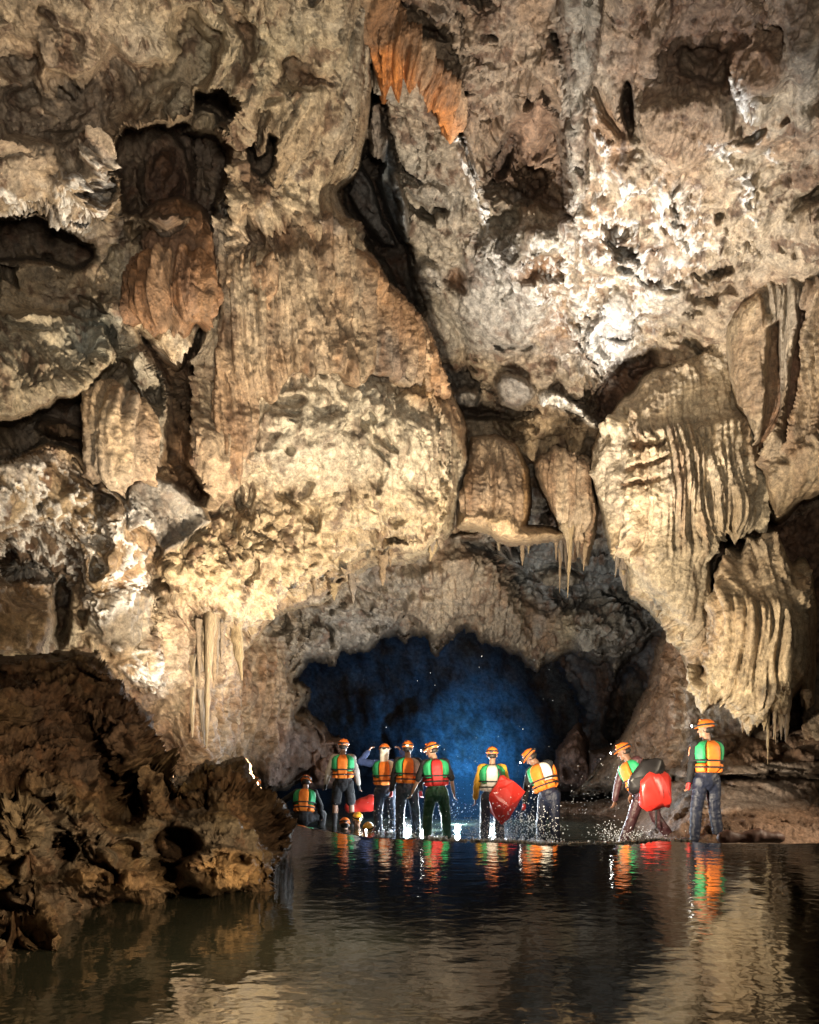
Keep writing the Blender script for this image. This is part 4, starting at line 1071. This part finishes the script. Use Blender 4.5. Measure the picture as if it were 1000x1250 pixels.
    S.ball(H(0, -0.012, 0.035), (0.108, 0.130, 0.125), rot)
    me = S.mesh('helmet')
    bm = bmesh.new(); bm.from_mesh(me)
    cut = [v for v in bm.verts if (v.co - H(0, 0, 0.035)).dot(hd) < 0]
    for v in cut:     # flatten the underside into a rim
        q = v.co - H(0, -0.012, 0.045); v.co = v.co - hd * ((v.co - H(0, 0, 0.035)).dot(hd)) + (q - hd * q.dot(hd)) * 0.0
    bm.to_mesh(me); bm.free()
    hel = link('helmet', me, look.get('helmet', HELM), body)
    S = Soup(); S.bone(H(0, 0.07, 0.05), H(0, 0.112, 0.042), 0.07, 0.045, (hr, 0.2)); link('peak', S.mesh('peak'), look.get('helmet', HELM), hel)
    for k in (-1, 0, 1):
        S = Soup(); S.bone(H(0.04 * k, -0.11 + 0.01 * abs(k), 0.105 - 0.01 * abs(k)), H(0.04 * k, 0.06, 0.15 - 0.012 * abs(k)), 0.011, 0.011); link('ridge', S.mesh('ridge'), look.get('helmet', HELM), hel)
    v, f, K = [], [], 28
    for k in range(K):
        an = 2 * math.pi * k / K
        for o, dz in ((1.0, -0.012), (1.05, -0.012), (1.05, 0.014), (1.0, 0.014)): v.append(H(0.104 * o * math.cos(an), -0.012 + 0.130 * o * math.sin(an), 0.062 + dz)[:])
    for k in range(K):
        for q in range(4):
            a, b = 4 * k, 4 * ((k + 1) % K)
            f.append([a + q, b + q, b + (q + 1) % 4, a + (q + 1) % 4])
    me = bpy.data.meshes.new('lamp_strap'); me.from_pydata(v, [], f); me.update(); link('lamp_strap', me, STRAP, hel)
    S = Soup(); S.bone(H(0, 0.125, 0.075), H(0, 0.165, 0.078), 0.026, 0.024); hl = link('headlamp', S.mesh('headlamp'), RUBBER, hel)
    S = Soup(); S.bone(H(0, 0.178, 0.079), H(0, 0.182, 0.079), 0.017, 0.017); link('lens', S.mesh('lens'), GLASSY, hl)
    S = Soup(); S.ball(H(0, -0.15, 0.05), (0.034, 0.018, 0.022), rot); link('battery_pack', S.mesh('battery_pack'), look.get('pack', RUBBER), hel)
    S = Soup(); S.ball(H(0, -0.03, -0.005), (0.083, 0.088, 0.055), rot); link('hair', S.mesh('hair'), HAIR, body)
    if look.get('glare_shape'):
        S = Soup(); S.ball(H(0, -0.085, 0.02), (0.085, 0.08, 0.085), rot); S.bone(H(0, -0.08, -0.05), H(0, -0.12, -0.28), 0.085, 0.075, (hr, 0.55)); link('glare_shape', S.mesh('glare_shape', 0.014, 4), WHITE_F, body)  # backlight glare on the head modelled as a white shape
    if look.get('gloves'):
        for sd in 'lr':
            S = Soup(); S.bone(J['wri' + sd] - J['hdir' + sd] * 0.02, J['wri' + sd] + J['hdir' + sd] * 0.09, 0.036, 0.044, (fw, 0.7)); link('glove', S.mesh('glove', 0.012, 2), look['gloves'], body)
    return body, J

def stand_at(px, Y, top_py, height):      # where the feet go when the helmet's top is seen at top_py
    t = at(px, top_py, Y)
    return (t.x, Y, t.z - height)

OUT = 'person in an orange helmet'
# right hand man on the ledge, upright
P9 = dict(torso=(0.02, 0.03, 1), head=(-0.05, 0.12, 1), look=(-0.75, 0.8, -0.1), leg_l=((-0.16, 0.02, -1), (-0.10, -0.06, -1), (-0.4, 1, 0)), leg_r=((0.05, -0.02, -1), (0.10, -0.08, -1), (0.3, 1, 0)),
          arm_l=((-0.16, 0.05, -1), (-0.08, 0.2, -1)), arm_r=((0.10, 0.1, -1), (0.0, 0.5, -1)))
figure(stand_at(863, 11.6, 875, 1.80), 12, P9, 'tallest caver standing upright on the right ledge in navy trousers and an orange vest', dict(vest=ORANGE_F, side=GREEN_F, shirt=BLACK_F, legs=NAVY_F, gloves=RED_F))
# second from the right: leaning left under a red and black bag, mid stride
P8 = dict(pelvis=(0.03, 0, 0.86), torso=(-0.42, 0.2, 1), head=(-0.42, 0.25, 0.9), look=(-1, 0.25, -0.25), right=(0.55, -0.83, 0), leg_l=((-0.32, 0.1, -1), (-0.42, -0.1, -1), (-1, 0.3, 0)), leg_r=((0.30, 0, -1), (0.75, 0, -1), (-1, 0.2, -0.2)),
          arm_l=((-0.25, 0.2, -1), (-0.18, 0.1, -1)), arm_r=((-0.1, -0.1, -1), (-0.35, 0, -1)))
b8, _ = figure(stand_at(783, 12.8, 904, 1.66), 0, P8, 'caver striding left in maroon trousers with a red and black bag on the back', dict(vest=ORANGE_F, side=GREEN_F, shirt=MAROON_F, legs=MAROON_F, skin=SKIN_D))
# third from the right: stooping left, orange and white vest
P7 = dict(pelvis=(0.05, 0, 0.88), torso=(-0.30, 0.25, 1), head=(-0.75, 0.3, 0.75), look=(-0.8, 0.45, -0.7), right=(0.8, -0.6, 0), leg_l=((-0.12, 0.08, -1), (0.02, -0.12, -1), (-0.8, 0.5, 0)), leg_r=((0.02, 0.05, -1), (0.10, -0.05, -1), (-0.8, 0.6, 0)),
          arm_l=((-0.22, 0.15, -1), (-0.12, 0.1, -1)), arm_r=((-0.05, 0.0, -1), (-0.25, 0.1, -1)))
figure(stand_at(666, 13.3, 914, 1.63), 0, P7, 'stooping caver looking down left in dark wet trousers and an orange and white vest', dict(vest=ORANGE_F, side_l=GREEN_F, side_r=WHITE_F, shirt=BLACK_F, legs=NAVY_F, gloves=RED_F, skin=SKIN_D))
# with the big red bag
P6 = dict(torso=(0.0, 0.02, 1), head=(0, 0.1, 1), look=(0.1, 1, -0.1), leg_l=((-0.08, 0.08, -1), (-0.02, -0.1, -1), (-0.2, 1, 0)), leg_r=((0.05, 0.02, -1), (0.05, -0.05, -1), (0.2, 1, 0)),
          arm_l=((-0.32, 0.0, -1), (-0.1, 0.15, -1)), arm_r=((0.3, -0.15, -1), (0.2, -0.5, -1)))
figure(stand_at(601, 13.5, 909, 1.75), -6, P6, 'caver in a white backed vest and yellow sleeves carrying a big red bag', dict(vest=WHITE_F, side=GREEN_F, shirt=YELLOW_F, legs=GREY_F), 0.97)
# red vest
P5 = dict(torso=(-0.04, 0.1, 1), head=(-0.28, 0.25, 1), look=(-0.9, 0.6, -0.55), leg_l=((-0.14, 0.05, -1), (-0.02, -0.1, -1), (-0.3, 1, 0)), leg_r=((0.16, 0.05, -1), (0.02, -0.08, -1), (0.3, 1, 0)),
          arm_l=((-0.38, 0.2, -1), (-0.42, 0.25, -1)), arm_r=((0.42, 0.1, -1), (0.2, 0.1, -1)))
figure(stand_at(533, 13.8, 907, 1.74), 8, P5, 'caver in a red backed vest and wet green trousers looking down to the left', dict(vest=RED_F, side=GREEN_F, shirt=BLACK_F, sleeve=0, legs=DGREEN_F, skin=SKIN))
P4 = dict(torso=(0.03, 0.05, 1), head=(0, 0.1, 1), look=(0.15, 1, -0.1), leg_l=((-0.06, 0.05, -1), (-0.03, -0.1, -1), (-0.2, 1, 0)), leg_r=((0.12, 0.05, -1), (0.05, -0.06, -1), (0.2, 1, 0)),
          arm_l=((-0.24, 0.1, -1), (-0.16, 0.1, -1)), arm_r=((0.15, 0.2, -1), (0.1, 0.3, -1)))
figure(stand_at(497, 14.5, 904, 1.77), 4, P4, 'caver in black sleeves and blue grey trousers between the white glare and the red vest', dict(vest=ORANGE_F, side_l=GREEN_F, side_r=PALE_F, shirt=BLACK_F, legs=GREY_F, gloves=RED_F, pack=WHITE_F))
P3 = dict(torso=(-0.02, 0.04, 1), head=(0, 0.05, 1), leg_l=((-0.08, 0.12, -1), (0.06, -0.15, -1), (-0.2, 1, 0)), leg_r=((0.14, 0.02, -1), (0.0, -0.05, -1), (0.2, 1, 0)),
          arm_l=((-0.85, 0.1, 0.12), (0.65, 0.35, 0.85)), arm_r=((0.85, 0.1, 0.12), (-0.65, 0.35, 0.85)))
figure(stand_at(470, 15.0, 909, 1.75), 0, P3, 'caver with both hands raised to a head with white glare modelled on', dict(vest=ORANGE_F, side=WHITE_F, side_l=GREEN_F, shirt=BLUE_F, legs=GREY_F, glare_shape=True, helmet=HELM))
P2 = dict(torso=(0.0, 0.02, 1), head=(0.05, 0.05, 1), look=(0.15, 1, 0), leg_l=((-0.13, 0.0, -1), (-0.04, -0.04, -1), (-0.3, 1, 0)), leg_r=((0.15, 0.0, -1), (0.06, -0.04, -1), (0.3, 1, 0)),
          arm_l=((-0.42, 0, -1), (-0.22, 0.15, -1)), arm_r=((0.3, 0, -1), (0.15, 0.2, -1)))
figure(stand_at(419, 15.8, 900, 1.80), 0, P2, 'caver standing in black shorts with bare knees and dark socks', dict(vest=ORANGE_F, side=GREEN_F, shirt=PALE_F, legs=BLACK_F, shorts=True, socks=True, gloves=BLACK_F))
CR = dict(pelvis=(0, 0, 0.33), torso=(0.02, 0.3, 1), head=(0.02, 0.5, 0.85), look=(0, 1, -0.5), leg_l=((-0.75, 0.75, 0.05), (0.15, -0.7, -0.75), (-0.3, 1, 0)), leg_r=((0.55, 0.85, 0.1), (-0.05, -0.65, -0.75), (0.3, 1, 0)),
          arm_l=((-0.8, 0.2, -0.5), (-0.9, 0.3, -0.5)), arm_r=((0.45, 0.1, -1), (0.1, 0.1, -1)))
b1, _ = figure(stand_at(371, 15.9, 957, 0.96), 0, CR, 'crouching caver in an orange vest reaching to the rock at the left', dict(vest=ORANGE_F, side=GREEN_F, shirt=BLACK_F, legs=BLACK_F))
figure(stand_at(316, 14.0, 961, 0.96), 30, CR, 'caver hidden but for the helmet behind the dark foreground rock', dict(vest=ORANGE_F, side=GREEN_F, shirt=BLACK_F, legs=BLACK_F, skin=SKIN_D))
SW = dict(torso=(0, 0.2, 1), head=(0, 0.3, 1), arm_l=((-0.6, 0.5, -0.6), (0, 1, -0.2)), arm_r=((0.6, 0.5, -0.6), (0, 1, -0.2)))
for px, py, Y, hm, v, lab in ((422, 997, 15.2, HELM, ORANGE_F, 'swimmer low in the water between the legs of the caver in shorts'), (434, 989, 15.9, HELM_Y, WHITE_F, 'swimmer in a yellow helmet and white vest right of the caver in shorts'), (452, 1001, 15.2, HELM_Y, RED_F, 'swimmer in a yellow helmet and red vest below the floating red bag')):
    figure(stand_at(px, Y, py, 1.78), {422: 10, 434: -160, 452: 170}[px], SW, lab, dict(vest=v, side=GREEN_F, shirt=DGREEN_F, legs=BLACK_F, helmet=hm))

# ---------------------------------------------------------------- bags
def blob(name, pts, mat, parent=None, voxel=0.02, crease=0.0, seed=1):
    S = Soup()
    for p in pts: S.bone(*p)
    me = S.mesh(name, voxel, 4)
    if crease:
        n = len(me.vertices); co = np.empty(n * 3, f32); me.vertices.foreach_get('co', co); co = co.reshape(-1, 3)
        no = np.empty(n * 3, f32); me.vertices.foreach_get('normal', no); no = no.reshape(-1, 3)
        d = crease * (fbm(co * 3.2 + seed, 2, 0.4, True) - 0.2)
        me.vertices.foreach_set('co', (co + no * d[:, None]).astype(f32).ravel())
        me.update()
    return link(name, me, mat, parent)

def set_at(o, p, label, cat):
    o.location = p
    return tag(o, label, cat)

def crumpled(name, pts, mat, seed, n=3, spread=0.06, parent=None, soft=False):
    """a tarpaulin bag: hull of points with folded facets"""
    r_ = random.Random(seed)
    bm = bmesh.new()
    for p, q in pts:
        for _ in range(n):
            bm.verts.new(Vector(p) + Vector((r_.gauss(0, 1), r_.gauss(0, 1), r_.gauss(0, 1))).normalized() * q)
    bmesh.ops.convex_hull(bm, input=bm.verts)
    bmesh.ops.delete(bm, geom=[v for v in bm.verts if not v.link_faces], context='VERTS')
    bmesh.ops.triangulate(bm, faces=bm.faces[:])
    bmesh.ops.subdivide_edges(bm, edges=bm.edges[:], cuts=1)
    for v in bm.verts:
        v.co *= 1 + r_.uniform(-spread, spread)
    if soft:      # sagging cloth: rounded, then creased
        bmesh.ops.subdivide_edges(bm, edges=bm.edges[:], cuts=2)
        for _ in range(5): bmesh.ops.smooth_vert(bm, verts=bm.verts, factor=0.5, use_axis_x=True, use_axis_y=True, use_axis_z=True)
        bm.normal_update()
        co = np.array([v.co[:] for v in bm.verts]); dd = fbm(co * np.array([5, 5, 3.5]) + seed, 3, 0.5, True) * 0.035
        for v, q in zip(bm.verts, dd): v.co += v.normal * float(q)
        for q in bm.faces: q.smooth = True
    me = bpy.data.meshes.new(name); bm.to_mesh(me); bm.free()
    return link(name, me, mat, parent)
bg_ = crumpled('dry_bag', [((-0.03, 0, 0.30), 0.07), ((-0.12, 0, 0.05), 0.12), ((0.05, 0, 0.1), 0.18), ((0.30, 0, 0.10), 0.05), ((-0.1, 0, -0.2), 0.14), ((0.1, 0, -0.2), 0.16), ((0.0, 0, -0.34), 0.08)], BAG_RED, 4, 5, 0.09)
set_at(bg_, at(614, 973, 13.05), 'big crumpled red bag at the side of the caver with yellow sleeves', 'bag')
hd_ = blob('handle', [((-0.02, 0, 0.30), (-0.06, 0.05, 0.44), 0.02, 0.02)], STRAP, bg_, 0.01)
b_ = crumpled('dry_bag', [((0.02, 0, 0.12), 0.16), ((0.16, 0, 0.06), 0.10), ((0.12, 0, -0.14), 0.15), ((-0.02, 0, -0.22), 0.12), ((-0.08, 0, 0.0), 0.15)], BAG_RED, 9, 6, 0.05, None, True)
b_.scale = (1.25, 1.1, 1.25)
set_at(b_, at(795, 957, 12.5), 'red bag with a black top slung on the back of the striding caver', 'bag')
crumpled('flap', [((-0.20, -0.02, 0.02), 0.10), ((-0.08, -0.05, 0.15), 0.13), ((0.08, -0.03, 0.22), 0.08), ((-0.15, -0.03, -0.12), 0.09)], BAG_BLACK, 5, 6, 0.06, b_, True)
blob('strap', [((0.06, 0.0, -0.3), (0.06, 0.0, -0.55), 0.018, 0.012)], STRAP, b_, 0.01)
fb = blob('dry_bag', [((-0.28, 0, -0.06), (0.16, 0, 0.05), 0.10, 0.16), ((0.16, 0, 0.05), (0.27, 0, 0.05), 0.15, 0.11)], BAG_RED, None, 0.02, 0.03, 12)
set_at(fb, at(444, 983, 16.4), 'red bag held up just above the water behind the swimmers', 'bag')

# lamp between the waders' legs
lp = blob('dive_lamp', [((0, 0.06, 0), (0, -0.05, 0), 0.035, 0.045)], RUBBER, None, 0.008)
set_at(lp, at(517, 1014, 14.7), 'lit waterproof lamp glaring low between two waders', 'lamp')
S = Soup(); S.bone((0, -0.085, 0), (0, -0.095, 0), 0.04, 0.04)
link('lens', S.mesh('lens'), flat_material('lit_lens', (0.9, 0.9, 0.9), 0.2, emit=((0.9, 0.96, 1.0), 40.0)), lp)

# log on the shore
lg = blob('driftwood', [((-0.38, 0, 0.0), (0.1, 0.02, 0.02), 0.075, 0.085), ((0.1, 0.02, 0.02), (0.36, 0.05, 0.0), 0.085, 0.06)], flat_material('wet_wood', (0.09, 0.042, 0.03), 0.6, vary=0.4, scale=8, bump=0.6), None, 0.018, 0.05, 15)
set_at(lg, at(918, 1023, 10.75), 'dark reddish log lying at the water edge right of the upright caver', 'log')

# ---------------------------------------------------------------- spray, foam and small stalactites
rnd = random.Random(5)
DROP = flat_material('water_drops', (0.82, 0.86, 0.9), 0.15, vary=0.05)
def drops(name, items, label):
    V, F, n = [], [], 0
    v0, f0 = ICO2 if name == 'foam' else _ico(1)
    for (c, r) in items:
        sc = np.array([r * rnd.uniform(0.7, 1.3), r * rnd.uniform(0.7, 1.3), r * rnd.uniform(0.8, 1.6)])
        V.append(v0 * sc + np.array(c)); F.append(f0 + n); n += len(v0)
    o = link(name, mesh_np(name, np.concatenate(V), np.concatenate(F)), DROP)
    return tag(o, label, kind='stuff')
it = []
for (px, py, Y, sx, sz, k, rr) in ((622, 1022, 12.9, 0.45, 0.30, 260, 0.012), (655, 1020, 12.9, 0.35, 0.26, 180, 0.012), (590, 1020, 12.9, 0.35, 0.22, 120, 0.011), (768, 1022, 12.4, 0.4, 0.09, 150, 0.009), (745, 1022, 12.3, 0.2, 0.12, 60, 0.008), (600, 985, 14.5, 1.9, 0.5, 150, 0.007), (700, 985, 14.0, 1.0, 0.45, 80, 0.007), (517, 1016, 14.3, 0.3, 0.15, 60, 0.01), (550, 1000, 14.2, 0.25, 0.3, 60, 0.01), (480, 1010, 14.6, 0.3, 0.2, 70, 0.01)):
    c = at(px, py, Y); k = int(k * 1.8)
    for _ in range(k):
        it.append(((c.x + rnd.gauss(0, sx * 0.6), c.y + rnd.gauss(0, 0.3), c.z - sz * 0.3 + abs(rnd.gauss(0, sz))), rr * rnd.uniform(0.25, 0.95)))
drops('spray', it, 'white drops of water kicked up around the waders')
it = []
for _ in range(24):
    p = at(rnd.gauss(560, 95), rnd.uniform(790, 940), rnd.uniform(17, 26))
    it.append((p[:], rnd.uniform(0.005, 0.011)))
drops('mist', it, 'fine airborne drops hanging in front of the far chamber')
it = []
for (px, Y, w, k) in ((622, 12.9, 0.35, 150), (657, 13.0, 0.3, 110), (597, 13.1, 0.25, 90), (768, 12.5, 0.5, 170), (520, 13.9, 0.4, 60), (480, 14.6, 0.4, 60), (533, 13.6, 0.25, 50)):
    for _ in range(k):
        x = (px - CX) / FOC * Y + rnd.gauss(0, w * 0.6)
        it.append(((x, Y + rnd.gauss(0, 0.25), -0.5 + rnd.uniform(0, 0.02)), rnd.uniform(0.005, 0.018)))
for _ in range(750):      # thin broken line of froth on the crest
    x = rnd.uniform(0.2, 2.9)
    it.append(((x, lip_y(x) + rnd.uniform(0.0, 0.12), rnd.uniform(-0.008, 0.006)), rnd.uniform(0.004, 0.014)))
drops('foam', it, 'white froth around the legs and along the crest of the dam')

STAL = []
for k in range(6):
    r_ = random.Random(40 + k)
    v, f, n, m = [], [], 10, 15
    for i in range(m):
        t = i / (m - 1)
        rad = 0.5 * (1 - t) ** 0.75 * (1 + 0.2 * math.sin(9 * t + k) + 0.13 * math.sin(23 * t + 2 * k) + r_.uniform(-0.12, 0.12)) + 0.03
        ox, oy = 0.10 * math.sin(3 * t + k), 0.10 * math.cos(2.3 * t + 2 * k)
        for j in range(n):
            a = 2 * math.pi * j / n
            q = rad * (1 + 0.22 * math.sin(3 * a + k) + r_.uniform(-0.2, 0.2))
            v.append((ox + q * math.cos(a), oy + q * math.sin(a), 0.1 - 1.1 * t))
    for i in range(m - 1):
        for j in range(n):
            f.append([i * n + j, (i + 1) * n + j, (i + 1) * n + (j + 1) % n, i * n + (j + 1) % n])
    me = bpy.data.meshes.new('stalactite'); me.from_pydata(v, [], f); me.update()
    me.polygons.foreach_set('use_smooth', np.ones(len(me.polygons), bool))
    a_ = me.color_attributes.new('Col', 'FLOAT_COLOR', 'POINT')
    cc = [(0.36, 0.28, 0.18), (0.3, 0.22, 0.14), (0.26, 0.2, 0.14), (0.38, 0.29, 0.17), (0.24, 0.2, 0.16), (0.33, 0.24, 0.15)][k]
    a_.data.foreach_set('color', np.tile(np.array(cc + (1,), f32), len(v)))
    me.materials.append(M_ROCK)
    STAL.append(me)
def stalactites(parent, line, k, w, L, jit=8):
    """short stalactites along a line of (px, py, Y)"""
    P = np.array(line, float)
    d = np.concatenate([[0], np.cumsum(np.hypot(np.diff(P[:, 0]), np.diff(P[:, 1])))])
    for _ in range(k):
        t = rnd.uniform(0, d[-1])
        px, py, Y = (np.interp(t, d, P[:, i]) for i in range(3))
        o = bpy.data.objects.new('stalactite', rnd.choice(STAL)); COL.objects.link(o)
        o.location = at(px, py + rnd.uniform(-jit, jit * 0.3), Y + rnd.uniform(0, 0.5))
        q = rnd.uniform(0.4, 1.5) * w
        o.scale = (q, q * rnd.uniform(0.7, 1.3), rnd.choice((0.35, 0.5, 0.7, 1.0, 1.7)) * rnd.uniform(0.8, 1.2) * L)
        o.rotation_euler = (rnd.uniform(-0.08, 0.08), rnd.uniform(-0.08, 0.08), rnd.uniform(0, 6.28))
        o.parent = parent
stalactites(ceiling, [(600, 652, 19), (690, 650, 19), (700, 640, 18.5)], 10, 0.2, 0.7)
stalactites(left_wall, [(330, 735, 13.6), (400, 715, 14.2), (480, 680, 15), (545, 650, 15.4)], 14, 0.14, 0.32, 14)
stalactites(left_wall, [(205, 760, 12.2), (300, 765, 13.2)], 14, 0.14, 1.0)
stalactites(h, [(865, 835, 13.5), (900, 860, 13.4), (950, 880, 13.2), (985, 850, 12.9)], 30, 0.10, 0.42, 26)
stalactites(g, [(745, 660, 14.4), (775, 725, 14.2), (830, 780, 14), (850, 830, 14)], 10, 0.13, 0.3, 18)
stalactites(st_, [(690, 640, 16.3), (715, 670, 16.3)], 6, 0.14, 0.7)
